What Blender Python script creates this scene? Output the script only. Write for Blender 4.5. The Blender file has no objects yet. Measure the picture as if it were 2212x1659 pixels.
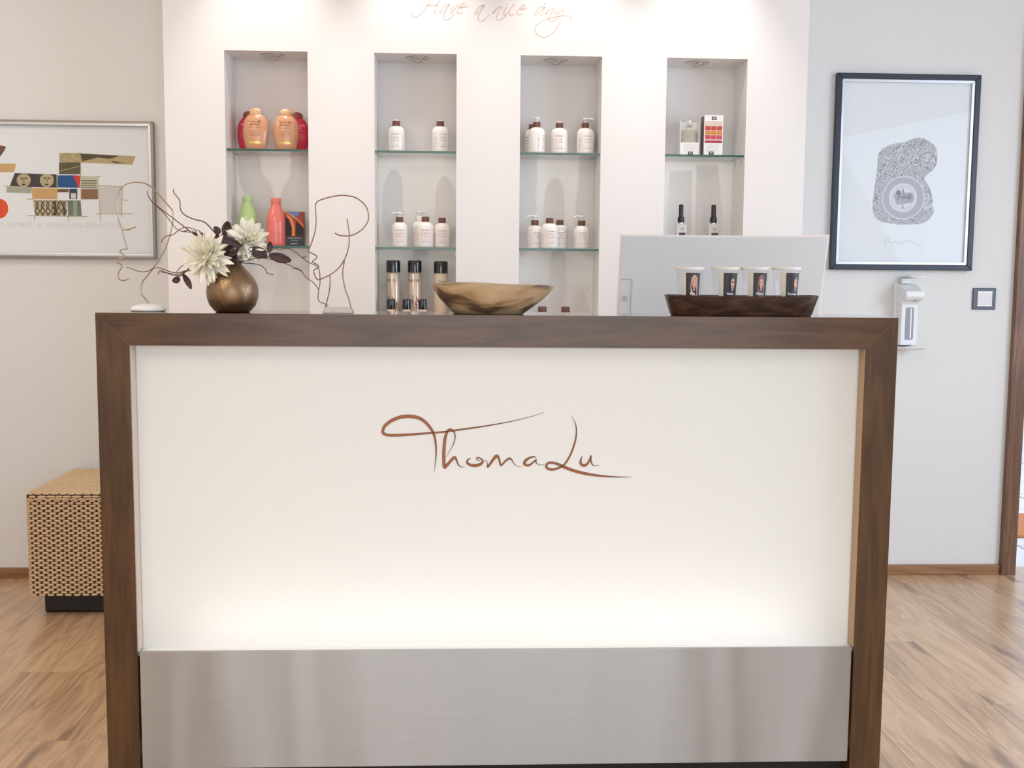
import bpy, bmesh, math, random
from mathutils import Vector, Matrix
random.seed(7)
S = bpy.context.scene
COL = S.collection
PI = math.pi
# ------------------------------------------------------------------ camera
CAM_H = 1.24
F_PX, YAW, PITCH, ROLL = 2394.5, 0.0447, 0.1004, 0.0084
def cam_basis():
    cy, sy, cp, sp = math.cos(YAW), math.sin(YAW), math.cos(PITCH), math.sin(PITCH)
    f = Vector((sy*cp, cy*cp, -sp)); r = Vector((cy, -sy, 0)); u = r.cross(f)
    c, s = math.cos(ROLL), math.sin(ROLL)
    return f, r*c + u*s, u*c - r*s
CF, CR, CU = cam_basis()
cd = bpy.data.cameras.new('camera'); cam = bpy.data.objects.new('camera', cd); COL.objects.link(cam)
cd.sensor_width = 36; cd.sensor_fit = 'HORIZONTAL'; cd.lens = F_PX/2212*36; cd.clip_start = 0.05; cd.clip_end = 200
m = Matrix((( CR.x, CU.x, -CF.x, 0), (CR.y, CU.y, -CF.y, 0), (CR.z, CU.z, -CF.z, CAM_H), (0, 0, 0, 1)))
cam.matrix_world = m; S.camera = cam
def at(px, py, Y):
    """the real point at depth Y that was surveyed at pixel px, py of the photograph"""
    d = CF + CR*((px-1106)/F_PX) - CU*((py-829.5)/F_PX)
    return d*(Y/d.y) + Vector((0, 0, CAM_H))
# ------------------------------------------------------------------ world, exposure, big lights
S.view_settings.view_transform = 'Standard'; S.view_settings.look = 'None'
S.view_settings.gamma = 1; S.view_settings.use_curve_mapping = False
S.view_settings.exposure = 0.04
w = bpy.data.worlds.new('world'); S.world = w; w.use_nodes = True
w.node_tree.nodes['Background'].inputs[0].default_value = (0.80, 0.88, 1.0, 1)
w.node_tree.nodes['Background'].inputs[1].default_value = 1.6
def area(name, loc, size, energy, color, target=None, sizey=None, spread=None):
    l = bpy.data.lights.new(name, 'AREA'); l.energy = energy; l.color = color
    l.shape = 'RECTANGLE'; l.size = size; l.size_y = sizey or size
    if spread: l.spread = spread
    o = bpy.data.objects.new(name, l); COL.objects.link(o); o.location = loc
    if target is not None:
        o.rotation_euler = (Vector(target)-Vector(loc)).to_track_quat('-Z', 'Y').to_euler()
    return o
def spot(name, loc, target, energy, color, angle, blend, r=0.02):
    l = bpy.data.lights.new(name, 'SPOT'); l.energy = energy; l.color = color
    l.spot_size = math.radians(angle); l.spot_blend = blend; l.shadow_soft_size = r
    o = bpy.data.objects.new(name, l); COL.objects.link(o); o.location = loc
    o.rotation_euler = (Vector(target)-Vector(loc)).to_track_quat('-Z', 'Y').to_euler()
    return o
WARM = (1.0, 0.85, 0.69); SOFT = (0.97, 0.97, 1.0); COOL = (0.68, 0.82, 1.0)
area('ceiling_light_left', (-1.7, .9, 2.66), 1.3, 46, WARM, (-1.9, 1.6, 0))
area('left_wall_fill', (-2.1, 3.1, 2.66), .6, 11, (1, .86, .70), (-2.1, 3.3, 0))  # unseen fill added to brighten and warm the left wall
area('ceiling_light_right', (1.2, 0.6, 2.66), 1.3, 5, SOFT, (1.2, 0.6, 0))
area('shop_window_daylight', (0.4, -2.9, 1.5), 3.6, 52, (0.93, 0.97, 1.0), (0.2, 4, 1.1), 2.2)
area('side_window_daylight', (3.36, 1.9, 1.5), 2.2, 66, COOL, (1.2, 2.4, 0), 1.7)
# ------------------------------------------------------------------ materials
def lin(c): return tuple(((v/255)/12.92 if v/255 <= .04045 else ((v/255+.055)/1.055)**2.4) for v in c)
MC = {}
def mat(name, rgb, rough=.5, metal=0, spec=.5, trans=0, alpha=1, emis=None, coat=0, ior=None, noise=None, bump=None):
    """noise=(scale, amount) colour mottling, bump=(scale, strength)"""
    if name in MC: return MC[name]
    M = bpy.data.materials.new(name); M.use_nodes = True; nt = M.node_tree; b = nt.nodes['Principled BSDF']
    c = lin(rgb); b.inputs['Base Color'].default_value = (*c, 1); b.inputs['Roughness'].default_value = rough
    b.inputs['Metallic'].default_value = metal; b.inputs['Specular IOR Level'].default_value = spec
    b.inputs['Transmission Weight'].default_value = trans; b.inputs['Coat Weight'].default_value = coat
    if ior: b.inputs['IOR'].default_value = ior
    if emis: b.inputs['Emission Color'].default_value = (*lin(rgb), 1); b.inputs['Emission Strength'].default_value = emis
    tc = nt.nodes.new('ShaderNodeTexCoord')
    n = nt.nodes.new('ShaderNodeTexNoise'); sc, am = noise or (6, .03)
    n.inputs['Scale'].default_value = sc; n.inputs['Detail'].default_value = 4
    nt.links.new(tc.outputs['Object'], n.inputs['Vector'])
    r = nt.nodes.new('ShaderNodeMapRange'); r.inputs[3].default_value = 1-am; r.inputs[4].default_value = 1+am
    nt.links.new(n.outputs['Fac'], r.inputs[0])
    mx = nt.nodes.new('ShaderNodeVectorMath'); mx.operation = 'SCALE'; mx.inputs[0].default_value = c
    nt.links.new(r.outputs[0], mx.inputs['Scale']); nt.links.new(mx.outputs[0], b.inputs['Base Color'])
    if bump:
        nb = nt.nodes.new('ShaderNodeTexNoise'); nb.inputs['Scale'].default_value = bump[0]; nb.inputs['Detail'].default_value = 3
        nt.links.new(tc.outputs['Object'], nb.inputs['Vector'])
        bp = nt.nodes.new('ShaderNodeBump'); bp.inputs['Strength'].default_value = bump[1]; bp.inputs['Distance'].default_value = .002
        nt.links.new(nb.outputs['Fac'], bp.inputs['Height']); nt.links.new(bp.outputs[0], b.inputs['Normal'])
    MC[name] = M; return M
def ramp(nt, stops):
    r = nt.nodes.new('ShaderNodeValToRGB'); e = r.color_ramp.elements
    while len(e) < len(stops): e.new(.5)
    for el, (p, c) in zip(e, stops): el.position = p; el.color = (*lin(c), 1)
    return r
def wood(name, stops, axis='X', scale=1.0, rough=.35, spec=.5, swirl=1.0, obj_random=0.0, coat=0, knots=False):
    if name in MC: return MC[name]
    M = bpy.data.materials.new(name); M.use_nodes = True; nt = M.node_tree; b = nt.nodes['Principled BSDF']
    L = nt.links.new; N = nt.nodes.new
    tc = N('ShaderNodeTexCoord'); src = tc.outputs['Object']
    if obj_random:
        oi = N('ShaderNodeObjectInfo'); add = N('ShaderNodeVectorMath'); add.operation = 'MULTIPLY_ADD'
        cx = N('ShaderNodeCombineXYZ'); L(oi.outputs['Random'], cx.inputs[0]); L(oi.outputs['Random'], cx.inputs[1]); L(oi.outputs['Random'], cx.inputs[2])
        add.inputs[1].default_value = (37, 53, 71); L(cx.outputs[0], add.inputs[0]); L(src, add.inputs[2]); src = add.outputs[0]
    mp = N('ShaderNodeMapping'); st = {'X': (1, 9, 9), 'Y': (9, 1, 9), 'Z': (9, 9, 1)}[axis]
    mp.inputs['Scale'].default_value = [v*scale for v in st]; L(src, mp.inputs['Vector'])
    n1 = N('ShaderNodeTexNoise'); n1.inputs['Scale'].default_value = 1.1; n1.inputs['Detail'].default_value = 3; n1.inputs['Distortion'].default_value = swirl
    n2 = N('ShaderNodeTexNoise'); n2.inputs['Scale'].default_value = 9; n2.inputs['Detail'].default_value = 6; n2.inputs['Roughness'].default_value = .65
    L(mp.outputs[0], n1.inputs['Vector'])
    mp2 = N('ShaderNodeMapping'); mp2.inputs['Scale'].default_value = [v*scale*(.35 if v == 1 else 1.6) for v in st]; L(src, mp2.inputs['Vector'])
    L(mp2.outputs[0], n2.inputs['Vector'])
    wv = N('ShaderNodeMath'); wv.operation = 'MULTIPLY'; wv.inputs[1].default_value = 9.0; L(n1.outputs['Fac'], wv.inputs[0])
    fr = N('ShaderNodeMath'); fr.operation = 'PINGPONG'; fr.inputs[1].default_value = 1.0; L(wv.outputs[0], fr.inputs[0])
    a = N('ShaderNodeMath'); a.operation = 'MULTIPLY_ADD'; a.inputs[1].default_value = .35; L(fr.outputs[0], a.inputs[0])
    b2 = N('ShaderNodeMath'); b2.operation = 'MULTIPLY'; b2.inputs[1].default_value = .65; L(n2.outputs['Fac'], b2.inputs[0]); L(b2.outputs[0], a.inputs[2])
    fac = a.outputs[0]
    if obj_random:
        o2 = N('ShaderNodeMath'); o2.operation = 'MULTIPLY_ADD'; o2.inputs[1].default_value = obj_random
        sb = N('ShaderNodeMath'); sb.operation = 'SUBTRACT'; sb.inputs[1].default_value = .5; L(oi.outputs['Random'], sb.inputs[0])
        L(sb.outputs[0], o2.inputs[0]); L(fac, o2.inputs[2]); fac = o2.outputs[0]
    r = ramp(nt, stops); L(fac, r.inputs[0]); col = r.outputs[0]
    if knots:
        mk = N('ShaderNodeMapping'); mk.inputs['Scale'].default_value = {'X': (1.1, 5, 5), 'Y': (5, 1.1, 5), 'Z': (5, 5, 1.1)}[axis]; L(src, mk.inputs['Vector'])
        nd = N('ShaderNodeTexNoise'); nd.inputs['Scale'].default_value = 3; L(mk.outputs[0], nd.inputs['Vector'])
        vm = N('ShaderNodeVectorMath'); vm.operation = 'MULTIPLY_ADD'; vm.inputs[1].default_value = (.35, .35, .35); L(nd.outputs['Color'], vm.inputs[0]); L(mk.outputs[0], vm.inputs[2])
        vo = N('ShaderNodeTexVoronoi'); vo.voronoi_dimensions = '2D'; vo.inputs['Scale'].default_value = 1.0; L(vm.outputs[0], vo.inputs['Vector'])
        kr = N('ShaderNodeMapRange'); kr.inputs[1].default_value = .05; kr.inputs[2].default_value = .13; kr.inputs[3].default_value = .9; kr.inputs[4].default_value = 0
        L(vo.outputs['Distance'], kr.inputs[0])
        mx = N('ShaderNodeMix'); mx.data_type = 'RGBA'; L(kr.outputs[0], mx.inputs[0]); L(col, mx.inputs[6]); mx.inputs[7].default_value = (*lin(stops[0][1]), 1)
        dk = N('ShaderNodeVectorMath'); dk.operation = 'SCALE'; dk.inputs['Scale'].default_value = 1; L(mx.outputs[2], dk.inputs[0]); col = dk.outputs[0]
    L(col, b.inputs['Base Color']); b.inputs['Roughness'].default_value = rough; b.inputs['Specular IOR Level'].default_value = spec; b.inputs['Coat Weight'].default_value = coat; b.inputs['Coat Roughness'].default_value = .12 if axis != 'Y' else .3
    if name.endswith('polished'): b.inputs['Coat Roughness'].default_value = .05
    bp = N('ShaderNodeBump'); bp.inputs['Strength'].default_value = .12; bp.inputs['Distance'].default_value = .001; L(n2.outputs['Fac'], bp.inputs['Height']); L(bp.outputs[0], b.inputs['Normal'])
    MC[name] = M; return M
M_wall = mat('wall_paint', (224, 223, 221), .85, spec=.2, bump=(180, .08), noise=(2, .012))
M_panelwall = mat('feature_wall_paint', (236, 231, 228), .8, spec=.25, bump=(180, .06), noise=(2, .01))
M_ceil = mat('ceiling_paint', (238, 236, 232), .9, spec=.1)
WAL = [(.15, (54, 34, 17)), (.4, (72, 47, 23)), (.6, (83, 56, 29)), (.85, (98, 68, 38))]
M_walX = wood('walnut_veneer_horizontal', WAL, 'X', 1.9, .34, swirl=.35, coat=.22)
M_walZ = wood('walnut_veneer_vertical', WAL, 'Z', 1.9, .34, swirl=.35, coat=.22)
M_floor = wood('floor_oak_laminate', [(.08, (134, 104, 80)), (.35, (182, 146, 112)), (.6, (202, 166, 130)), (.9, (220, 188, 156))], 'Y', 1.3, .30, spec=.5, swirl=1.3, obj_random=.22, knots=True, coat=.5)
M_base = wood('baseboard_oak', [(.2, (110, 74, 48)), (.5, (146, 104, 70)), (.8, (165, 124, 90))], 'X', 1.2, .45)
M_casing = wood('door_casing_wood', [(.2, (86, 58, 42)), (.5, (118, 84, 62)), (.8, (140, 104, 80))], 'Z', 1.2, .4)
M_white = mat('white_plastic', (236, 236, 236), .35, spec=.5)
M_black = mat('black_plastic', (22, 22, 26), .3)
M_steel_wire = mat('champagne_wire', (176, 160, 140), .22, metal=1)
M_copper_wire = mat('copper_wire', (138, 104, 84), .3, metal=1)
def brushed():
    M = bpy.data.materials.new('brushed_steel'); M.use_nodes = True; nt = M.node_tree; b = nt.nodes['Principled BSDF']; N = nt.nodes.new; L = nt.links.new
    b.inputs['Metallic'].default_value = 1; b.inputs['Roughness'].default_value = .45
    b.inputs['Anisotropic'].default_value = .75
    tg = N('ShaderNodeTangent'); tg.direction_type = 'RADIAL'; tg.axis = 'Z'; L(tg.outputs[0], b.inputs['Tangent'])
    b.inputs['Anisotropic Rotation'].default_value = 0.25
    tc = N('ShaderNodeTexCoord'); mp = N('ShaderNodeMapping'); mp.inputs['Scale'].default_value = (1.0, 1, 320); L(tc.outputs['Object'], mp.inputs['Vector'])
    n = N('ShaderNodeTexNoise'); n.inputs['Scale'].default_value = 3; n.inputs['Detail'].default_value = 5; L(mp.outputs[0], n.inputs['Vector'])
    r = ramp(nt, [(.3, (177, 178, 178)), (.7, (184, 185, 185))]); L(n.outputs['Fac'], r.inputs[0]); L(r.outputs[0], b.inputs['Base Color'])
    # very shallow waviness of the sheet
    m2 = N('ShaderNodeMapping'); m2.inputs['Scale'].default_value = (3.2, 1, .5); L(tc.outputs['Object'], m2.inputs['Vector'])
    n2 = N('ShaderNodeTexNoise'); n2.inputs['Scale'].default_value = 1.2; n2.inputs['Detail'].default_value = 2; L(m2.outputs[0], n2.inputs['Vector'])
    bp = N('ShaderNodeBump'); bp.inputs['Strength'].default_value = .6; bp.inputs['Distance'].default_value = .03; L(n2.outputs['Fac'], bp.inputs['Height']); L(bp.outputs[0], b.inputs['Normal'])
    return M
M_steel = brushed()
def translucent():
    M = bpy.data.materials.new('frosted_light_panel'); M.use_nodes = True; nt = M.node_tree; N = nt.nodes.new; L = nt.links.new
    nt.nodes.remove(nt.nodes['Principled BSDF']); out = nt.nodes['Material Output']
    d = N('ShaderNodeBsdfDiffuse'); d.inputs[0].default_value = (.78, .79, .80, 1)
    t = N('ShaderNodeBsdfTranslucent'); t.inputs[0].default_value = (1, .985, .955, 1)
    g = N('ShaderNodeBsdfGlossy'); g.inputs['Roughness'].default_value = .35
    mx = N('ShaderNodeMixShader'); mx.inputs[0].default_value = .45; L(d.outputs[0], mx.inputs[1]); L(t.outputs[0], mx.inputs[2])
    m2 = N('ShaderNodeMixShader'); m2.inputs[0].default_value = .03; L(mx.outputs[0], m2.inputs[1]); L(g.outputs[0], m2.inputs[2])
    L(m2.outputs[0], out.inputs[0]); return M
M_panel = translucent()
def thin_glass(name, tint, rough=.02, refl=1.0, base=0.04):
    M = bpy.data.materials.new(name); M.use_nodes = True; nt = M.node_tree; N = nt.nodes.new; L = nt.links.new
    nt.nodes.remove(nt.nodes['Principled BSDF']); out = nt.nodes['Material Output']
    t = N('ShaderNodeBsdfTransparent'); t.inputs[0].default_value = (*tint, 1)
    g = N('ShaderNodeBsdfGlossy'); g.inputs['Roughness'].default_value = rough
    fr = N('ShaderNodeLayerWeight'); fr.inputs['Blend'].default_value = .5   # Schlick, the same from both sides
    pw_ = N('ShaderNodeMath'); pw_.operation = 'POWER'; pw_.inputs[1].default_value = 5; L(fr.outputs['Facing'], pw_.inputs[0])
    ml = N('ShaderNodeMath'); ml.operation = 'MULTIPLY_ADD'; ml.inputs[1].default_value = .9*refl; ml.inputs[2].default_value = base*.6; L(pw_.outputs[0], ml.inputs[0])
    mx = N('ShaderNodeMixShader'); L(ml.outputs[0], mx.inputs[0]); L(t.outputs[0], mx.inputs[1]); L(g.outputs[0], mx.inputs[2]); L(mx.outputs[0], out.inputs[0])
    return M
M_glass = thin_glass('shelf_glass', (.955, .985, .97))
M_picglass = thin_glass('picture_glass', (.985, .99, .995), .02, .5, .012)
M_cupglass = thin_glass('clear_cup_plastic', (.96, .96, .96), .12, .6)
M_glassedge = mat('green_glass_edge', (52, 92, 78), .15, spec=.6)
M_clip = thin_glass('clear_plastic_clip', (.93, .94, .93), .15, .7, .1)
# ------------------------------------------------------------------ builders
def wl(o):
    v = Vector((0, 0, 0))
    while o is not None: v += o.location; o = o.parent
    return v
def fin(name, bm, mt, parent=None, smooth=False, bevel=0, seg=2, local=False):
    """link ONE mesh object. Coordinates are world ones (root not yet rotated) unless local"""
    me = bpy.data.meshes.new(name)
    if smooth:
        for f in bm.faces: f.smooth = True
        bm.normal_update()
        for ed in bm.edges:
            if len(ed.link_faces) == 2 and ed.calc_face_angle(0) > .9: ed.smooth = False
    bm.normal_update(); bm.to_mesh(me); bm.free()
    if parent is not None and not local: me.transform(Matrix.Translation(-wl(parent)))
    for x in (mt if isinstance(mt, (list, tuple)) else [mt]): me.materials.append(x)
    o = bpy.data.objects.new(name, me); COL.objects.link(o)
    if parent is not None: o.parent = parent
    if bevel:
        md = o.modifiers.new('bevel', 'BEVEL'); md.width = bevel; md.segments = seg; md.limit_method = 'ANGLE'; md.angle_limit = math.radians(40)
    return o
def thing(name, label, cat, loc=(0, 0, 0), group=None):
    o = bpy.data.objects.new(name, None); COL.objects.link(o); o.location = loc; o.empty_display_size = .05
    return tag(o, label, cat, group)
def tag(o, label, cat, group=None):
    o['label'] = label; o['category'] = cat
    if group: o['group'] = group
    return o
def struct(o): o['kind'] = 'structure'; return o
def clone(root, loc, label=None, rotz=None, scale=None):
    r = root.copy(); COL.objects.link(r); r.location = loc
    if rotz is not None: r.rotation_euler = (0, 0, rotz)
    if scale is not None: r.scale = scale
    if label: r['label'] = label
    for ch in list(root.children):
        c = ch.copy(); COL.objects.link(c); c.parent = r
        for g in list(ch.children):
            d = g.copy(); COL.objects.link(d); d.parent = c
    return r
def B(): return bmesh.new()
def box(bm, x0, x1, y0, y1, z0, z1, mi=0):
    v = [bm.verts.new(p) for p in ((x0,y0,z0),(x1,y0,z0),(x1,y1,z0),(x0,y1,z0),(x0,y0,z1),(x1,y0,z1),(x1,y1,z1),(x0,y1,z1))]
    for f in ((0,3,2,1),(4,5,6,7),(0,1,5,4),(1,2,6,5),(2,3,7,6),(3,0,4,7)):
        bm.faces.new([v[i] for i in f]).material_index = mi
    return bm
def BX(*a): return box(B(), *a)
def prism_y(bm, pts, y0, y1, mi=0):
    """polygon in XZ (counter-clockwise seen from -y) extruded from y0 to y1"""
    ar = sum(pts[i][0]*pts[(i+1) % len(pts)][1]-pts[(i+1) % len(pts)][0]*pts[i][1] for i in range(len(pts)))
    if ar < 0: pts = pts[::-1]
    a = [bm.verts.new((x, y0, z)) for x, z in pts]; b = [bm.verts.new((x, y1, z)) for x, z in pts]
    fs = [bm.faces.new(a), bm.faces.new(b[::-1])]
    n = len(pts)
    for i in range(n): fs.append(bm.faces.new((a[i], b[i], b[(i+1) % n], a[(i+1) % n])))
    for f in fs: f.material_index = mi
    return bm
def lathe(bm, prof, seg=24, c=(0, 0, 0), sx=1, sy=1, mi=0, cap=True):
    """prof: (r, z) upwards"""
    rings = []
    for r, z in prof:
        rings.append([bm.verts.new((c[0]+r*sx*math.cos(2*PI*i/seg), c[1]+r*sy*math.sin(2*PI*i/seg), c[2]+z)) for i in range(seg)])
    for a, b in zip(rings, rings[1:]):
        for i in range(seg): bm.faces.new((a[i], a[(i+1) % seg], b[(i+1) % seg], b[i])).material_index = mi
    if cap:
        bm.faces.new(rings[0][::-1]).material_index = mi; bm.faces.new(rings[-1]).material_index = mi
    return bm
def smooth_path(pts, sub=4):
    pts = [Vector(p) for p in pts]; out = []
    n = len(pts)
    for i in range(n-1):
        p0, p1, p2, p3 = pts[max(i-1, 0)], pts[i], pts[i+1], pts[min(i+2, n-1)]
        for k in range(sub):
            t = k/sub
            out.append(.5*((2*p1)+(p2-p0)*t+(2*p0-5*p1+4*p2-p3)*t*t+(3*p1-p0-3*p2+p3)*t**3))
    out.append(pts[-1]); return out
def tube(bm, pts, rad, seg=8):
    pts = [Vector(p) for p in pts]; n = len(pts)
    rf = rad if callable(rad) else (lambda t: rad)
    up = Vector((0, 1, 0)); rings = []
    for i, p in enumerate(pts):
        d = (pts[min(i+1, n-1)]-pts[max(i-1, 0)])
        if d.length < 1e-9: d = Vector((0, 0, 1))
        d.normalize(); s = d.cross(up)
        if s.length < 1e-3: s = d.cross(Vector((1, 0, 0)))
        s.normalize(); u = s.cross(d).normalized(); r = rf(i/(n-1))
        rings.append([bm.verts.new(p+s*r*math.cos(2*PI*k/seg)+u*r*math.sin(2*PI*k/seg)) for k in range(seg)])
    for a, b in zip(rings, rings[1:]):
        for k in range(seg): bm.faces.new((a[k], a[(k+1) % seg], b[(k+1) % seg], b[k]))
    bm.faces.new(rings[0]); bm.faces.new(rings[-1][::-1])
    bmesh.ops.recalc_face_normals(bm, faces=bm.faces[:])
    return bm
def ribbon(bm, pw, y, th, mi=0):
    """pw: (x, z, width) centre line; a flat stroke standing th proud of the wall at y (towards -y)"""
    n = len(pw); L_, R_ = [], []
    for i in range(n):
        a = Vector(pw[max(i-1, 0)][:2]); b = Vector(pw[min(i+1, n-1)][:2]); d = b-a
        if d.length < 1e-9: d = Vector((1, 0))
        d.normalize(); nn = Vector((-d.y, d.x)); c = Vector(pw[i][:2]); h = pw[i][2]/2
        L_.append(c+nn*h); R_.append(c-nn*h)
    f = [[bm.verts.new((p.x, yy, p.y)) for p in s] for yy in (y-th, y) for s in (L_, R_)]
    for i in range(n-1):
        bm.faces.new((f[0][i], f[1][i], f[1][i+1], f[0][i+1])); bm.faces.new((f[2][i], f[0][i], f[0][i+1], f[2][i+1]))
        bm.faces.new((f[1][i], f[3][i], f[3][i+1], f[1][i+1]))
    bmesh.ops.recalc_face_normals(bm, faces=bm.faces[:])
    return bm
def text_bm(s, size, bm=None, x=0, z=0, y=0, align='CENTER', bold=0, shear=0, wrap=None, xs=1.0):
    """letters facing -y. wrap=(radius, angle0): laid round a cylinder about z"""
    cu = bpy.data.curves.new('t', 'FONT'); cu.body = s; cu.size = size; cu.align_x = align; cu.resolution_u = 1; cu.offset = bold; cu.shear = shear
    ob = bpy.data.objects.new('t', cu); COL.objects.link(ob)
    dg = bpy.context.evaluated_depsgraph_get(); me = ob.evaluated_get(dg).to_mesh()
    bm = bm or B(); vs = []
    for v in me.vertices:
        X = x+v.co.x*xs; Z = z+v.co.y
        if wrap:
            r, a0 = wrap; a = a0+X/r; vs.append(bm.verts.new((r*math.sin(a), -r*math.cos(a), Z)))
        else: vs.append(bm.verts.new((X, y, Z)))
    for p in me.polygons:
        try: bm.faces.new([vs[i] for i in p.vertices])
        except ValueError: pass
    COL.objects.unlink(ob); bpy.data.objects.remove(ob); bpy.data.curves.remove(cu)
    return bm
# ------------------------------------------------------------------ room shell
WY, PY = 4.45, 4.10            # wall plane, feature-wall plane
XL, XR, YB, ZC = -2.9, 3.4, -3.0, 2.7
CASX = at(2157, 1215, WY).x    # left edge of the door casing
DOOR_X0 = CASX + .065
# floor: slab and planks
fl = struct(fin('floor', BX(XL, XR, YB, WY+.12, -.06, -.012), mat('subfloor', (70, 58, 48), .8)))
pw, pl, k = .193, 1.285, 0
nx = int((XR-XL)/pw)+1
pm = {}
for i in range(nx):
    x0 = XL+i*pw; x1 = min(x0+pw, XR); off = random.random()*pl; y = YB-off
    while y < WY+.1:
        a, b = max(y, YB), min(y+pl, WY+.11); y += pl
        if b-a < .02: continue
        o = fin('plank', BX(x0+.0003, x1-.0003, a+.0003, b-.0003, -.012, 0), M_floor, fl)
        k += 1
struct(fin('ceiling', BX(XL, XR, YB, WY, ZC, ZC+.1), M_ceil))
struct(fin('wall_left', BX(XL-.12, XL, YB, WY+.12, 0, ZC), M_wall))
struct(fin('wall_back', BX(XL, DOOR_X0-.012, WY, WY+.12, 0, ZC), M_wall))
# right wall: window opening y 0.5..2.9, z 0.15..2.4
bm = B(); box(bm, XR, XR+.12, YB, .5, 0, ZC); box(bm, XR, XR+.12, 2.9, WY+.12, 0, ZC); box(bm, XR, XR+.12, .5, 2.9, 2.4, ZC); box(bm, XR, XR+.12, .5, 2.9, 0, .15)
struct(fin('wall_right', bm, M_wall))
wn = struct(fin('window_1', box(box(box(box(box(B(), XR+.03, XR+.09, .5, .56, .15, 2.4), XR+.03, XR+.09, 2.84, 2.9, .15, 2.4), XR+.03, XR+.09, .56, 2.84, .15, .21), XR+.03, XR+.09, .56, 2.84, 2.34, 2.4), XR+.03, XR+.09, 1.67, 1.73, .21, 2.34), M_casing))
fin('pane', BX(XR+.055, XR+.06, .56, 1.67, .21, 2.34), M_picglass, wn); fin('pane', BX(XR+.055, XR+.06, 1.73, 2.84, .21, 2.34), M_picglass, wn)
# front wall behind the camera with the shop windows
bm = B(); box(bm, XL, -1.9, YB-.12, YB, 0, ZC); box(bm, 2.6, XR, YB-.12, YB, 0, ZC); box(bm, -1.9, 2.6, YB-.12, YB, 2.5, ZC); box(bm, -1.9, 2.6, YB-.12, YB, 0, .3)
struct(fin('wall_front', bm, M_wall))
bm = B()
for x in (-1.9, -.8, .3, 1.45, 2.54): box(bm, x, x+.06, YB-.09, YB-.03, .3, 2.5)
box(bm, -1.9, 2.6, YB-.09, YB-.03, .3, .36); box(bm, -1.9, 2.6, YB-.09, YB-.03, 2.44, 2.5)
w2_ = struct(fin('window_2', bm, M_casing))
for x in (-1.84, -.74, .36, 1.51): fin('pane', BX(x, x+1.04, YB-.063, YB-.057, .36, 2.44), M_picglass, w2_)
# feature wall with four niches
PXL, PXR = -1.0705, 1.257
NW, NC = .296, (-.7085, -.1744, .353, .886)
NB, NT, ND = .98, 2.021, .188
xs = sorted([PXL, PXR]+[c-NW/2 for c in NC]+[c+NW/2 for c in NC]); zs = [0, NB, NT, ZC]
bm = B(); V = {}
def gv(x, y, z):
    kx = (round(x, 5), round(y, 5), round(z, 5))
    if kx not in V: V[kx] = bm.verts.new((x, y, z))
    return V[kx]
for i in range(len(xs)-1):
    for j in range(3):
        x0, x1, z0, z1 = xs[i], xs[i+1], zs[j], zs[j+1]
        if j == 1 and i % 2 == 1:
            yb = PY+ND
            bm.faces.new((gv(x0, yb, z0), gv(x1, yb, z0), gv(x1, yb, z1), gv(x0, yb, z1)))
            bm.faces.new((gv(x0, PY, z0), gv(x1, PY, z0), gv(x1, yb, z0), gv(x0, yb, z0)))
            bm.faces.new((gv(x0, PY, z1), gv(x0, yb, z1), gv(x1, yb, z1), gv(x1, PY, z1)))
            bm.faces.new((gv(x0, PY, z0), gv(x0, yb, z0), gv(x0, yb, z1), gv(x0, PY, z1)))
            bm.faces.new((gv(x1, PY, z0), gv(x1, PY, z1), gv(x1, yb, z1), gv(x1, yb, z0)))
        else:
            bm.faces.new((gv(x0, PY, z0), gv(x1, PY, z0), gv(x1, PY, z1), gv(x0, PY, z1)))
for x in (PXL, PXR):
    bm.faces.new([gv(x, PY, z) for z in zs]+[gv(x, WY, ZC), gv(x, WY, 0)])
bm.faces.new([gv(x, PY, ZC) for x in xs]+[gv(PXR, WY, ZC), gv(PXL, WY, ZC)])
bm.faces.new([gv(x, PY, 0) for x in xs]+[gv(PXR, WY, 0), gv(PXL, WY, 0)])
bm.faces.new((gv(PXL, WY, 0), gv(PXR, WY, 0), gv(PXR, WY, ZC), gv(PXL, WY, ZC)))
bmesh.ops.recalc_face_normals(bm, faces=bm.faces[:])
fw = struct(fin('wall_feature', bm, M_panelwall))
# baseboards and the door casing
BH = .042
struct(fin('baseboard_left', BX(XL, PXL, WY-.014, WY, 0, BH), M_base, bevel=.002))
struct(fin('baseboard_right', BX(PXR, CASX, WY-.014, WY, 0, BH), M_base, bevel=.002))
struct(fin('baseboard_panel', BX(PXL, PXR, PY-.012, PY, 0, BH), M_base, bevel=.002))
dr = thing('door_1', 'brown wooden door casing at the right edge of the wall', 'door casing', (CASX, WY, 0)); struct(dr)
del dr['category']; del dr['label']
fin('casing_edge', BX(CASX, CASX+.016, WY-.03, WY, 0, 2.15), M_casing, dr, bevel=.003)
fin('casing_board', BX(CASX+.016, CASX+.065, WY-.02, WY, 0, 2.15), M_casing, dr, bevel=.002)
fin('jamb', BX(CASX+.045, CASX+.065, WY, WY+.14, 0, 2.15), M_casing, dr)
fin('casing_head', BX(CASX, XR, WY-.025, WY, 2.15, 2.24), M_casing, dr, bevel=.002)
struct(fin('wall_above_door', BX(DOOR_X0-.012, XR, WY, WY+.12, 2.15, ZC), M_wall))
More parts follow.
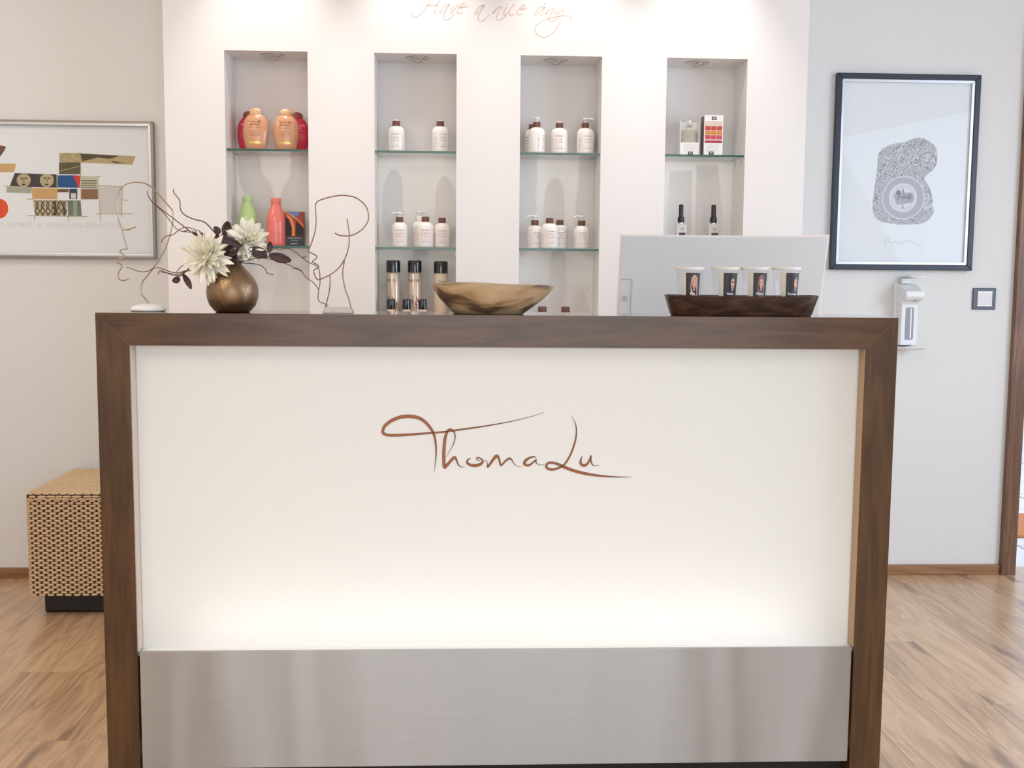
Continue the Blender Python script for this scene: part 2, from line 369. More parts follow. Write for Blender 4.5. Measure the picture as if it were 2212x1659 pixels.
# outside the doorway: white paving, orange mat, white wall of the yard
M_pave = mat('pale_paving', (222, 222, 226), .5, noise=(8, .04), bump=(60, .2))
pv = struct(fin('ground', BX(1.4, 6.2, WY+.12, 8.5, -.09, -.035), mat('paving_joint', (130, 132, 140), .9)))
for i in range(8):
    for j in range(10):
        x0, y0 = 1.42+i*.59, WY+.13+j*.4
        fin('paving_tile', BX(x0, x0+.575, y0, y0+.385, -.035, -.012+random.random()*.002), M_pave, pv)
struct(fin('wall_yard', BX(1.4, 6.2, 8.1, 8.2, -.03, 4.0), mat('yard_wall_paint', (235, 236, 240), .8)))
mt_ = tag(fin('doormat', BX(DOOR_X0+.16, DOOR_X0+1.0, 5.12, 5.6, -.01, .004), mat('orange_mat', (196, 130, 84), .95, bump=(300, .6)), bevel=.004), 'orange brown mat lying on the pale tiles outside the doorway', 'mat')
# ------------------------------------------------------------------ reception counter
CX0, CX1, CY, CZ, CT = -.815, .997, 2.50, 1.1435, .0724
CDP = .212
ct = thing('reception_counter', 'walnut framed reception counter with backlit white front and steel kick panel', 'counter', ((CX0+CX1)/2, CY+CDP/2, 0))
prof_top = [(CX0, CZ), (CX1, CZ), (CX1-CT, CZ-CT), (CX0+CT, CZ-CT)]
e = .0004
tb = fin('top_beam', prism_y(B(), prof_top, CY, CY+CDP), [M_walX, wood('walnut_worktop_polished', WAL, 'X', 1.9, .2, swirl=.35, coat=1.0)], ct)
for f in tb.data.polygons:
    if f.normal.z > .9: f.material_index = 1
fin('side_post', prism_y(B(), [(CX0, 0), (CX0+CT, 0), (CX0+CT, CZ-CT-e), (CX0, CZ-e)], CY, CY+CDP), M_walZ, ct)
fin('side_post', prism_y(B(), [(CX1, 0), (CX1, CZ-e), (CX1-CT, CZ-CT-e), (CX1-CT, 0)], CY, CY+CDP), M_walZ, ct)
M_mitre = mat('mitre_line', (150, 110, 74), .5)
for sx, xa in ((1, CX0), (-1, CX1)):
    fin('mitre_inlay', prism_y(B(), [(xa+sx*.001, CZ-.001+.0), (xa+sx*.0016, CZ-.001), (xa+sx*CT, CZ-CT+.0006), (xa+sx*CT, CZ-CT)], CY-.0003, CY+.001), M_mitre, ct)
IX0, IX1 = CX0+CT, CX1-CT
SZ = .3664
pn = fin('light_panel', BX(IX0, IX1, CY+.038, CY+.0381, SZ-.02, CZ-CT), M_panel, ct)
# single translucent sheet
pn.data.clear_geometry(); bmt = B(); prism = [bmt.verts.new(p) for p in ((IX0, CY+.038, SZ-.02), (IX1, CY+.038, SZ-.02), (IX1, CY+.038, CZ-CT), (IX0, CY+.038, CZ-CT))]; bmt.faces.new(prism)
bmt.to_mesh(pn.data); bmt.free(); pn.data.transform(Matrix.Translation(-wl(ct)))
M_lbox = mat('lightbox_white', (245, 243, 238), .8)
bm = B(); box(bm, IX0, IX1, CY+CDP-.012, CY+CDP-.002, .07, CZ-CT); box(bm, IX0, IX1, CY+.05, CY+CDP-.012, SZ-.03, SZ-.02)
for xa in (IX0, IX1-.004): box(bm, xa, xa+.004, CY+.0385, CY+CDP-.012, SZ-.02, CZ-CT)
box(bm, IX0+.004, IX1-.004, CY+.0385, CY+CDP-.012, CZ-CT-.004, CZ-CT)
fin('light_box', bm, M_lbox, ct)
fin('light_tube', tube(B(), [(IX0+.17, CY+.13, SZ+.0), (IX1-.17, CY+.13, SZ+.0)], .008, 8), mat('tube_white', (250, 248, 240), .4), ct)
fin('panel_lit_strip', box(B(), IX0, IX0+.0025, CY+.004, CY+.036, SZ, CZ-CT), mat('panel_glow_cream', (214, 198, 184), .5), ct)  # light panel's glow on the post's inner face, put in as pale colour
fin('panel_lit_strip', box(B(), IX1-.0025, IX1, CY+.004, CY+.036, SZ, CZ-CT), mat('panel_glow_tan', (186, 154, 120), .5), ct)  # same painted panel glow on the right post, browner
fin('steel_panel', BX(IX0+.003, IX1-.003, CY+.006, CY+.012, .085, SZ), M_steel, ct, bevel=.0012)
fin('plinth', BX(IX0, IX1, CY+.05, CY+.07, 0, .09), mat('plinth_black', (26, 24, 24), .6), ct)
fin('panel_ledge', BX(IX0, IX1, CY+.012, CY+.05, SZ-.012, SZ-.004), M_lbox, ct)
LT = area('counter_tube_light', ((IX0+IX1)/2, CY+.145, SZ+.012), IX1-IX0-.24, 1.0, (1, 1, .99), ((IX0+IX1)/2, CY+.085, SZ+.09), .03)
area('counter_light_sheet', ((IX0+IX1)/2, CY+CDP-.016, (SZ+CZ-CT)/2), IX1-IX0-.03, .62, (.97, .99, 1), ((IX0+IX1)/2, CY, (SZ+CZ-CT)/2), CZ-CT-SZ-.02)
# logo
M_logo = mat('bronze_lettering', (160, 98, 56), .45, metal=.2); M_logoe = mat('bronze_lettering_edge', (96, 50, 30), .5)
LOGO = [
 [(1408,77,1.5),(1300,112,3),(1150,148,5),(950,185,9),(750,214,13),(600,235,13),(490,244,14),(350,255,18),(230,262,22),(150,262,22),(110,250,22),(101,228,22),(120,185,24),(180,140,26),(250,115,28),(320,109,28),(390,122,26),(440,152,24),(480,195,22),(510,245,20),(527,310,16),(533,390,12),(528,470,7),(518,560,1.5)],
 [(612,440,1.5),(645,385,3),(675,330,6),(686,285,8),(682,245,10),(665,222,14),(642,216,16),(622,235,20),(605,290,24),(597,370,26),(595,450,26),(600,520,26),(625,500,22),(655,465,22),(682,442,22),(698,465,14),(712,500,10),(735,518,5),(765,520,1.5)],
 [(818,447,2),(790,460,12),(785,485,18),(810,503,22),(850,508,24),(890,498,22),(910,475,16),(895,452,10),(865,443,8),(862,458,6),(890,468,5)],
 [(915,470,2),(940,472,4),(948,500,6),(950,520,12),(980,480,20),(1010,440,24),(1030,432,22),(1045,465,16),(1058,508,12),(1090,475,14),(1125,450,16),(1145,462,10),(1165,495,5),(1195,514,3),(1225,517,1.5)],
 [(1345,450,3),(1330,436,8),(1290,445,16),(1255,470,22),(1250,498,22),(1285,505,18),(1320,480,12),(1343,462,10),(1340,478,8),(1352,495,5),(1375,502,3),(1408,500,1.5)],
 [(1625,105,1.5),(1650,140,4),(1667,200,8),(1665,280,12),(1640,370,14),(1610,440,14),(1570,500,14),(1530,525,16),(1480,540,18),(1435,532,20),(1425,505,18),(1450,485,18),(1500,490,20),(1570,520,24),(1650,550,24),(1750,575,22),(1870,592,16),(2000,600,8),(2120,600,1.5)],
 [(1715,433,4),(1703,465,14),(1705,495,20),(1730,508,22),(1755,495,18),(1775,460,12),(1787,427,8),(1785,465,12),(1795,495,10),(1815,510,5),(1855,505,1.5)]]
LN = ('letter_t', 'letter_h', 'letter_o', 'letter_m', 'letter_a', 'letter_l', 'letter_u')
lg = fin('lettering_backing', BX(-.001, .001, CY+.036, CY+.038, .9, .902), M_panel, ct)
bpy.data.objects.remove(lg)
def strokes(st, ox, oy, sc, Y, wmul=1.0):
    out = []
    for i, (x, y, w_) in enumerate(smooth_path(st, 5)):
        p = at(ox+x/sc, oy+y/sc, Y); out.append((p.x, p.z, w_/sc*Y/F_PX*wmul))
    return out
for st, nm in zip(LOGO, LN):
    lt = fin(nm, ribbon(B(), strokes(st, 800, 870, 3.749, CY+.038), CY+.0376, .0015), M_logoe, ct)
    fin('face', ribbon(B(), [(x, z, max(w_-.0022, .0002)) for x, z, w_ in strokes(st, 800, 870, 3.749, CY+.038)], CY+.0362, .0004), M_logo, lt)
# wall writing "Have a nice any"
A_ = [(612,52),(580,55),(530,95),(497,150),(520,150),(570,100),(612,52),(580,110),(545,180),(540,220),(560,240),(600,232),(645,195),(675,160)]
E_ = [(730,97),(770,80),(797,52),(788,35),(760,50),(720,100),(705,145),(725,162),(770,148)]
E2 = [(728,95),(790,90),(838,68)]
def sh(s, dx, dy, k=1.0): return [(x+dx, y+dy) for x, y in s]
HAVE = {'letter_h': [[(190,140),(165,165),(160,190),(185,207),(240,190),(300,135),(345,70),(385,10),(440,-90)], [(335,68),(410,63),(485,66)], [(530,-90),(495,0),(460,60),(438,120),(436,150),(450,158)], [(212,30),(222,5),(260,-50),(330,-80)]],
 'letter_a': [A_], 'letter_v': [[(668,70),(640,110),(620,152),(650,140),(700,80),(720,42)]], 'letter_e': [E_, E2], 'letter_a.001': [sh(A_, 416, 12)],
 'letter_n': [[(1185,85),(1130,160),(1165,130),(1205,88),(1240,82),(1205,140),(1178,200),(1182,235),(1210,242),(1250,220),(1290,175)]],
 'letter_i': [[(1298,80),(1265,140),(1258,175),(1280,175),(1320,140)], [(1296,54),(1305,44)]],
 'letter_c': [[(1405,64),(1380,58),(1345,105),(1325,155),(1345,180),(1390,165)]], 'letter_e.001': [sh(E_, 718, 18), sh(E2, 712, 22)],
 'letter_a.002': [[(1755,85),(1715,82),(1665,120),(1628,178),(1655,172),(1710,125),(1752,85),(1720,145),(1705,178),(1720,182)], [(1735,60),(1750,40),(1770,45)]],
 'letter_n.001': [[(1790,95),(1762,172),(1800,130),(1868,98),(1835,150),(1803,215),(1810,250),(1840,262),(1890,235),(1925,190)]],
 'letter_y': [[(1905,105),(1878,158),(1895,165),(1935,140),(1978,118),(1950,220),(1900,330),(1830,410),(1740,448),(1670,420),(1637,365),(1650,310),(1720,255),(1830,215),(1920,192),(2010,188),(2065,195),(2078,212),(2055,238)]]}
M_wr = mat('wall_lettering_rose', (216, 184, 164), .7)
wr = thing('wall_lettering', 'pale rose script wall lettering high above the middle niches', 'lettering', tuple(at(1060, 30, PY)))
for nm, sts in HAVE.items():
    bm = B()
    for st in sts:
        n = len(st); p3 = [(x, y, 3.2 + 5.0*abs(math.sin(i*1.3))) for i, (x, y) in enumerate(st)]
        ribbon(bm, strokes(p3, 860, 0, 5.53, PY, 1.15), PY-.0002, .0005)
    fin(nm.split('.')[0], bm, M_wr, wr)
# desk behind the counter (mostly hidden, carries the computer)
dk = thing('reception_desk', 'white reception desk behind the walnut counter under the computer', 'desk', (.09, 3.0, 0))
fin('desk_top', BX(CX0+.02, CX1-.02, CY+CDP, 3.38, .715, .74), M_white, dk, bevel=.002)
for x in (CX0+.03, CX1-.055): fin('side_panel', BX(x, x+.025, CY+CDP, 3.36, 0, .715), M_white, dk)
# ------------------------------------------------------------------ niche lamps, shelves
M_chrome = mat('satin_chrome', (200, 196, 190), .3, metal=1)
M_lampglass = mat('lamp_reflector', (235, 228, 215), .2, metal=.6)
lamp = None
NAMES = ('first niche from the left', 'second niche from the left', 'third niche from the left', 'fourth niche, above the monitor')
for i, c in enumerate(NC):
    px = (585, 900, 1208, 1517)[i]; py = (121, 127, 133, 137)[i]
    lx = c + (.01, .005, -.015, -.02)[i]; ly = PY+.085
    if lamp is None:
        lamp = thing('recessed_lamp', 'round recessed satin lamp in the ceiling of the ' + NAMES[i], 'lamp', (0, 0, 0), 'recessed lamps in the niches')
        fin('trim_ring', lathe(B(), [(.036, 0), (.044, -.001), (.044, -.003), (.040, -.005), (.028, -.004), (.028, 0)][::-1], 32), M_chrome, lamp, True)
        bm = B(); lathe(bm, [(.014, -.012), (.022, -.012), (.026, -.008), (.028, -.002)], 28, cap=False); fin('swivel_ring', bm, M_chrome, lamp, True)
        fin('bulb', lathe(B(), [(.004, -.013), (.012, -.0115), (.014, -.009)], 20), M_lampglass, lamp, True)
        lamp.location = (lx, ly, NT)
    else: clone(lamp, (lx, ly, NT), 'round recessed satin lamp in the ceiling of the ' + NAMES[i])
for c, k in zip(NC, (.01, .005, -.015, -.02)):
    spot('niche_light', (c+k, PY+.085, NT-.016), (c+k, PY+.10, NB), 1.4, (1, .97, .93), 62, 1.0, .012)
SH = [1.677, 1.329]
shelf = None
for i, c in enumerate(NC):
    for j, z in enumerate(SH):
        lab = ('upper' if j == 0 else 'lower')+' clear glass shelf with green edge in the '+NAMES[i]
        if shelf is None:
            shelf = thing('glass_shelf', lab, 'shelf', (0, 0, 0), 'glass shelves in the niches')
            fin('pane', box(B(), -NW/2+.001, NW/2-.001, 0, .165, -.008, 0), M_glass, shelf)
            fin('front_edge', box(B(), -NW/2+.001, NW/2-.001, -.0012, 0, -.008, 0), M_glassedge, shelf)
            for s in (-1, 1):
                for yy in (.02, .12):
                    bm = B(); x = s*(NW/2-.001); box(bm, min(x, x-s*.016), max(x, x-s*.016), yy, yy+.012, -.011, -.008); box(bm, min(x, x-s*.004), max(x, x-s*.004), yy, yy+.012, -.03, -.011)
                    fin('shelf_clip', bm, M_clip, shelf, bevel=.001)
            shelf.location = (c, PY+.012, z)
        else: clone(shelf, (c, PY+.012, z), lab)
# wall washers in the ceiling above the feature wall
wash = None
for i, c in enumerate(NC):
    lx = c + (0, .01, .03, -.03)[i]
    lab = 'round white ceiling downlight washing the wall above the ' + NAMES[i]
    if wash is None:
        wash = thing('ceiling_downlight', lab, 'lamp', (0, 0, 0), 'ceiling downlights above the feature wall')
        fin('trim_ring', lathe(B(), [(.05, -.006), (.056, -.004), (.056, 0)], 28), M_white, wash, True)
        fin('bulb', lathe(B(), [(.02, -.009), (.03, -.006)], 20), M_lampglass, wash, True)
        wash.location = (lx, PY-.35, ZC)
    else: clone(wash, (lx, PY-.35, ZC), lab)
    spot('wall_washer', (lx, PY-.35, ZC-.015), (lx, PY+.17, 1.45), 19, (1, .93, .87), 60, .9, .012)
# ------------------------------------------------------------------ products
M_cap = mat('brown_wood_cap', (104, 66, 50), .55, noise=(60, .25)); M_creme = mat('bottle_white', (240, 234, 228), .3, coat=.2)
M_ink = mat('grey_ink', (180, 168, 164), .7); M_inkr = mat('red_brown_ink', (204, 146, 134), .7); M_label = mat('label_pale', (236, 224, 220), .5)
M_inkb = mat('dark_ink', (80, 66, 62), .7)
def wrap_patch(bm, r, a0, a1, z0, z1, n=8):
    lo = [bm.verts.new((r*math.sin(a0+(a1-a0)*i/n), -r*math.cos(a0+(a1-a0)*i/n), z0)) for i in range(n+1)]
    hi = [bm.verts.new((v.co.x, v.co.y, z1)) for v in lo]
    for i in range(n): bm.faces.new((lo[i], lo[i+1], hi[i+1], hi[i]))
    return bm
def lotion_bottle(kind, R=.0315, H=.098, words=('Ultra', 'Moist'), ink=None, label=False):
    """kind: 'cap' or 'pump'. Round-shouldered white bottle with a brown collar"""
    t = thing('lotion_bottle', '', 'bottle'); ink = ink or M_ink
    prof = [(R*.86, 0), (R*.97, .003), (R, .009), (R, H*.72)]
    for k in range(1, 8):
        a = k/8*PI/2; prof.append((.012+(R-.012)*math.cos(a)**.9, H*.72+H*.26*math.sin(a)))
    prof += [(.0125, H*.985), (.0125, H)]
    fin('body', lathe(B(), prof, 32), M_creme, t, True)
    fin('collar', lathe(B(), [(.0134, H-.001), (.0138, H), (.0138, H+.017), (.0128, H+.018)], 28), M_cap, t, True, bevel=0)
    if kind == 'cap':
        fin('cap_top', lathe(B(), [(.012, H+.018), (.0125, H+.020), (.010, H+.0215), (.004, H+.022)], 24), M_creme, t, True)
    else:
        bm = B(); lathe(bm, [(.0055, H+.018), (.0055, H+.026), (.009, H+.027), (.011, H+.031), (.011, H+.034), (.006, H+.0365)], 20)
        p = fin('pump_head', bm, M_white, t, True)
        fin('spout', tube(B(), smooth_path([(-.004, 0, H+.0325), (.012, -.001, H+.034), (.024, -.002, H+.0325), (.030, -.002, H+.029)], 3), lambda u: .0038-.0012*u, 8), M_white, p, True)
    rr = R+.0003
    if label: fin('label', wrap_patch(B(), rr, -.75, .75, H*.15, H*.70), M_label, t)
    rr += .0002
    bm = B()
    text_bm('TREATMENT', .0052, bm, 0, H*.645, wrap=(rr, 0), bold=.0001)
    text_bm(words[0], .0105, bm, .0015, H*.51, wrap=(rr, 0))
    text_bm(words[1], .0095, bm, .0025, H*.41, wrap=(rr, 0))
    text_bm('- - - - - - -', .0035, bm, 0, H*.345, wrap=(rr, 0))
    text_bm('for dry hair', .0042, bm, 0, H*.275, wrap=(rr, 0))
    text_bm('shampoo  therapy', .0042, bm, 0, H*.20, wrap=(rr, 0), bold=.00015)
    fin('label_print', bm, ink, t)
    b2 = wrap_patch(B(), rr, -.43, -.405, H*.40, H*.58, 1); fin('label_bracket', b2, ink, t)
    b3 = wrap_patch(B(), rr, -1.02, -.99, H*.18, H*.50, 1); wrap_patch(b3, rr, -1.05, -.96, H*.5, H*.56, 2); fin('side_line', b3, M_inkr, t)
    return t
def settle(t, px, Y, z, rot=0, lab=None):
    p = at(px, 600 if z < 1.3 else (531 if z < 1.5 else 325), Y)
    p = at(px, 587 - (z-1.2)*F_PX/Y, Y)
    t.location = (p.x, Y, z); t.rotation_euler = (0, 0, rot)
    if lab: t['label'] = lab
    return t
GL = 'white lotion bottles with brown caps'
kap = lotion_bottle('cap'); kap['group'] = GL
settle(kap, 856, 4.19, SH[0], -.1, 'white lotion bottle with brown cap, left on the upper shelf of the second niche')
z0, z1, zb = SH[0], SH[1], NB
def cb(px, Y, z, rot, lab, src=None, sc=1.0):
    o = clone(src or kap, (0, 0, 0), lab, 0, (sc, sc, sc)); settle(o, px, Y, z, rot, lab); return o
cb(951, 4.18, z0, .45, 'white lotion bottle with brown cap, right on the upper shelf of the second niche')
kap2 = lotion_bottle('cap', words=('Leg', 'relax'), ink=M_inkr); kap2['group'] = GL
settle(kap2, 1208, 4.18, z0, 0, 'white lotion bottle with plain brown cap, middle of the upper shelf in the third niche')
cb(1150, 4.235, z0, -.8, 'white lotion bottle half hidden, far left of the upper shelf, third niche')
pmp = lotion_bottle('pump', words=('Inner', 'moist')); pmp['group'] = 'white pump bottles with brown collars'
settle(pmp, 1159, 4.17, z0, 1.2, 'white pump bottle in front at the left of the upper shelf in the third niche')
cb(1264, 4.17, z0, .25, 'white pump bottle in front at the right of the upper shelf in the third niche', pmp)
bk = lotion_bottle('pump', R=.030, H=.103, words=('Inner', 'moist')); bk.name = 'lotion_bottle'; bk['group'] = 'white pump bottles with brown collars'
for ch in bk.children:
    if ch.name.startswith('collar'): ch.data.materials[0] = M_creme
settle(bk, 1268, 4.235, z0, .3, 'all-white pump bottle behind the right pump bottle, upper shelf of the third niche')
pl_ = lotion_bottle('pump', R=.030, H=.094, words=('repair', 'balance'), ink=M_inkr, label=True); pl_['group'] = 'white pump bottles with brown collars'
settle(pl_, 863, 4.18, z1, PI+.1, 'white pump bottle at the left of the lower shelf in the second niche')
# labels face the room, spouts point left: turn only the printed parts back
def face_print(o, a=PI):
    for ch in o.children:
        if ch.name.startswith(('label', 'side')): ch.rotation_euler = (0, 0, a)
face_print(pl_)
cb(907, 4.235, z1, .3, 'all-white pump bottle at the back of the lower shelf in the second niche', bk, .98)
kl = lotion_bottle('cap', R=.0315, H=.096, words=('repair', 'renew'), ink=M_inkr, label=True); kl['group'] = GL
for ch in list(kl.children):
    if ch.name.startswith('cap_top'): bpy.data.objects.remove(ch)
settle(kl, 919, 4.175, z1, 0, 'white lotion bottle with pink label, middle front of the lower shelf in the second niche')
cb(955, 4.185, z1, .05, 'white lotion bottle with pink label, right on the lower shelf of the second niche', kl, .97)
pm2 = lotion_bottle('pump', R=.029, H=.088, words=('long', 'care'), label=True); pm2['group'] = 'white pump bottles with brown collars'
settle(pm2, 1155, 4.19, z1, PI+.25, 'white pump bottle at the left of the lower shelf in the third niche'); face_print(pm2)
km = lotion_bottle('cap', R=.0325, H=.095, words=('Silk', 'moisture'), label=True); km['group'] = GL
for ch in list(km.children):
    if ch.name.startswith('cap_top'): bpy.data.objects.remove(ch)
settle(km, 1187, 4.165, z1, .1, 'broad white lotion bottle in front, second on the lower shelf of the third niche')
cb(1209, 4.235, z1, .1, 'white lotion bottle behind the broad one, lower shelf of the third niche', km, .97)
p3 = clone(pm2, (0, 0, 0), None); settle(p3, 1256, 4.18, z1, PI+.1, 'white pump bottle at the right of the lower shelf in the third niche')
cb(1171, 4.19, zb, .1, 'white lotion bottle with brown cap peeking out right behind the wooden bowl', kl, 1.16)
cb(1221, 4.19, zb, -.1, 'white lotion bottle with brown cap, just its top above the counter right of the bowl', kl, 1.16)
# oval peach and crimson bottles
def oval_bottle(body, cap, ink, words, gold):
    t = thing('shampoo_bottle', '', 'bottle')
    prof = [(.030, 0), (.036, .003), (.0405, .020), (.0455, .045), (.0475, .066), (.0465, .088), (.041, .108), (.031, .123), (.022, .129), (.0205, .130)]
    fin('body', lathe(B(), prof, 36, sy=.58), body, t, True)
    fin('cap', lathe(B(), [(.0215, .129), (.0225, .131), (.0225, .139), (.020, .146), (.013, .151), (.004, .153)], 28, sy=.62), cap, t, True)
    bm = B(); y = -.0287
    text_bm(words[0], .0105, bm, -.004, .098, y+.0035, shear=.3, bold=0); text_bm(words[1], .0108, bm, 0, .088, y+.001, bold=.00005, xs=.95)
    text_bm(words[2], .0062, bm, 0, .079, y, bold=0)
    for k in range(4): text_bm('for soft shiny beautiful hair', .0042, bm, 0, .066-.0052*k, y, xs=.95)
    def curve(bm_):
        for v in bm_.verts:
            z = v.co.z; r = .0475
            for (ra, za), (rb, zb_) in zip(prof, prof[1:]):
                if za <= z <= zb_: r = ra+(rb-ra)*(z-za)/(zb_-za); break
            q = max(0, 1-(v.co.x/r)**2); v.co.y = -.58*r*math.sqrt(q)-.0006
        return bm_
    fin('label_print', curve(bm), ink, t)
    if gold:
        g = B()
        for i in range(6): box(g, -.022+i*.0075, -.0145+i*.0075, 0, .0001, .022, .031)
        fin('gold_label', curve(g), gold, t)
    rg = B(); lathe_pts = [(.0175+.0042*math.cos(a*PI/6), .1015+.0042*math.sin(a*PI/6), .0016) for a in range(13)]
    ribbon(rg, lathe_pts, 0, .0001); fin('round_emblem', curve(rg), ink, t)
    return t
M_peach = mat('peach_bottle', (208, 152, 114), .32, coat=.4); M_peachcap = mat('gold_beige_cap', (214, 172, 126), .3, coat=.4); M_bink = mat('brown_ink', (136, 82, 52), .6)
M_gold = mat('gold_foil', (226, 196, 120), .3, metal=.6)
M_crim = mat('crimson_bottle', (206, 44, 72), .35, coat=.3); M_crimcap = mat('rosewood_cap', (150, 70, 62), .3, coat=.3); M_pinkink = mat('pale_pink_ink', (244, 196, 200), .6)
pb = oval_bottle(M_peach, M_peachcap, M_bink, ('Moroccan', 'luxurious', 'cleansing shampoo'), M_gold); pb['group'] = 'peach shampoo bottles'
settle(pb, 553, 4.17, z0, 0, 'left peach oval shampoo bottle on the upper shelf of the first niche')
o = cb(618, 4.17, z0, .05, 'right peach oval shampoo bottle on the upper shelf of the first niche', pb, .985)
cr_ = oval_bottle(M_crim, M_crimcap, M_pinkink, ('Keratin', 'oil', 'strength'), None); cr_['group'] = 'crimson shampoo bottles'
settle(cr_, 537, 4.235, z0, -.35, 'crimson shampoo bottle half hidden at the left of the upper shelf, first niche'); cr_.scale = (.92, .92, .98)
q_ = cb(643, 4.24, z0, .5, 'crimson shampoo bottle half hidden behind the right peach bottle, first niche', cr_); q_.scale = (.95, .95, .98)
# green and coral bottles
def neck_bottle(name, col, capc, lab, text=None):
    t = thing(name, lab, 'bottle')
    prof = [(.030, 0), (.034, .003), (.0352, .010), (.0355, .085), (.034, .103), (.029, .122), (.0225, .137), (.0185, .148), (.0178, .156)]
    fin('body', lathe(B(), prof, 32), col, t, True)
    fin('cap', lathe(B(), [(.0182, .156), (.0186, .157), (.0180, .174), (.0165, .1765), (.010, .177)], 28), capc, t, True)
    bm = B(); text_bm('c o l o r  e n e r g y', .0045, bm, 0, .045, wrap=(.0358, 0)); text_bm('- - - - - - - - -', .003, bm, 0, .041, wrap=(.0358, 0))
    fin('label_print', bm, text or M_ink, t); return t
g_ = neck_bottle('green_bottle', mat('lime_bottle', (178, 202, 136), .3, coat=.3), mat('lime_cap', (184, 208, 140), .35), 'lime green bottle behind the white flowers on the lower shelf of the first niche', mat('green_ink', (120, 150, 80), .6))
settle(g_, 536, 4.19, z1); g_.scale = (1, 1, 1.05)
c_ = neck_bottle('coral_bottle', mat('coral_bottle_plastic', (226, 118, 106), .3, coat=.3), mat('coral_cap', (226, 120, 108), .35), 'coral red bottle on the lower shelf of the first niche', mat('coral_ink', (200, 70, 66), .6))
settle(c_, 597, 4.175, z1)
# black picture box beside it
p = at(636, 526, 4.17); bx = thing('product_box', 'black box with flame orange picture beside the coral bottle', 'box', (p.x, 4.17, z1))
fin('carton', BX(p.x-.035, p.x+.035, 4.17, 4.215, z1, z1+.127), mat('carton_black', (26, 28, 32), .3), bx, bevel=.0006)
X0, Z0 = p.x-.035, z1
def flat(name, pts, col, parent, Y, base=(0, 0), s=1.0, th=.0003, rough=.6):
    return fin(name, prism_y(B(), [(base[0]+x*s, base[1]+z*s) for x, z in pts], Y-th, Y+.0002), mat('print_%d_%d_%d' % col, col, rough), parent)
fin('picture', prism_y(B(), [(X0+.001, Z0+.036), (X0+.069, Z0+.036), (X0+.069, Z0+.126), (X0+.001, Z0+.126)], 4.1694, 4.1702), mat('print_deep_red', (150, 44, 22), .4, noise=(60, .6)), bx)
flat('picture_sky', [(.012, .126), (.056, .126), (.045, .108), (.030, .102)], (96, 128, 190), bx, 4.1692, (X0, Z0), .999)
flat('picture_flame', [(.001, .124), (.012, .119), (.030, .108), (.052, .092), (.069, .070), (.069, .078), (.05, .100), (.025, .116), (.010, .125)], (236, 130, 40), bx, 4.1690, (X0, Z0))
flat('picture_flame', [(.002, .118), (.016, .112), (.030, .098), (.036, .070), (.036, .038), (.026, .038), (.028, .065), (.020, .095), (.008, .112)], (232, 140, 60), bx, 4.1688, (X0, Z0))
flat('picture_shadow', [(.002, .105), (.014, .1), (.024, .075), (.025, .038), (.002, .038)], (24, 22, 26), bx, 4.1686, (X0, Z0))
flat('picture_shadow', [(.040, .038), (.069, .038), (.069, .066), (.052, .085), (.042, .092)], (30, 24, 28), bx, 4.1686, (X0, Z0))
bm = B(); text_bm('TRANSFORMATION', .0055, bm, p.x, z1+.028, 4.1695, bold=.0001); text_bm('professional', .0055, bm, p.x, z1+.020, 4.1695); text_bm('goldwave', .0065, bm, p.x, z1+.008, 4.1695, bold=.0002)
fin('box_print', bm, mat('print_light', (205, 205, 200), .5), bx)
# hairspray cans
M_can = mat('rose_beige_can', (206, 188, 172), .25, metal=.35); M_canw = mat('beige_can', (222, 200, 176), .35)
M_bk = mat('gloss_black', (14, 14, 18), .12, coat=.6); M_berry = mat('berry_print', (140, 34, 56), .5)
def can(R, H, capH, text, body, berries, lab, name='spray_can'):
    t = thing(name, lab, 'bottle')
    fin('body', lathe(B(), [(R*.94, 0), (R*.985, .003), (R*.985, H-capH-.006), (R*.90, H-capH-.001)], 32), body, t, True)
    fin('cap', lathe(B(), [(R, H-capH), (R*1.0, H-.004), (R*.97, H-.001), (R*.9, H)], 32), M_bk, t, True)
    if text: fin('label_print', text_bm(text, .0165, None, -.006, H-capH-.036, wrap=(R*.99, 0), xs=.8), M_inkb, t)
    if berries:
        bm = B()
        for a0, zc, rx in ((.05, H-capH-.105, .0125), (.62, H-capH-.122, .0095), (.35, H-capH-.112, .008)):
            c = [bm.verts.new((R*.992*math.sin(a0+rx/R*math.cos(k*PI/8)), -R*.992*math.cos(a0+rx/R*math.cos(k*PI/8)), zc+rx*1.25*math.sin(k*PI/8))) for k in range(16)]
            bm.faces.new(c)
        fin('berry_print', bm, M_berry, t)
        bm = B()
        for k in range(7):
            a = -.55+k*.09; z_ = H-capH-.11; w0 = R*.9935
            for q in range(4):
                a1, a2 = a+q*.045*(k-3)/3-.1*(q > 1), a+(q+1)*.045*(k-3)/3-.1*(q > 1)
                v = [bm.verts.new((w0*math.sin(b_), -w0*math.cos(b_), zz)) for b_, zz in ((a1, z_+q*.007), (a1+.018, z_+q*.007), (a2+.018, z_+(q+1)*.007), (a2, z_+(q+1)*.007))]
                bm.faces.new(v)
        fin('twig_print', bm, M_inkb, t)
    return t
HC = .301
k1 = can(.0265, HC, .045, 'OPRISTR', M_can, True, ''); k1['group'] = 'tall spray cans in the second niche'
settle(k1, 850, 4.21, zb, -.35, 'tall spray can with black cap and berry print, leftmost in the second niche')
k2 = clone(k1, (0, 0, 0)); settle(k2, 896, 4.21, zb, 0, 'tall spray can with black cap and berry print, middle one in the second niche')
k3 = can(.0265, HC-.002, .045, 'Dagm', M_canw, False, ''); settle(k3, 952, 4.21, zb, .55, 'tall beige spray can without berries behind the left end of the wooden bowl'); k3['group'] = 'tall spray cans in the second niche'
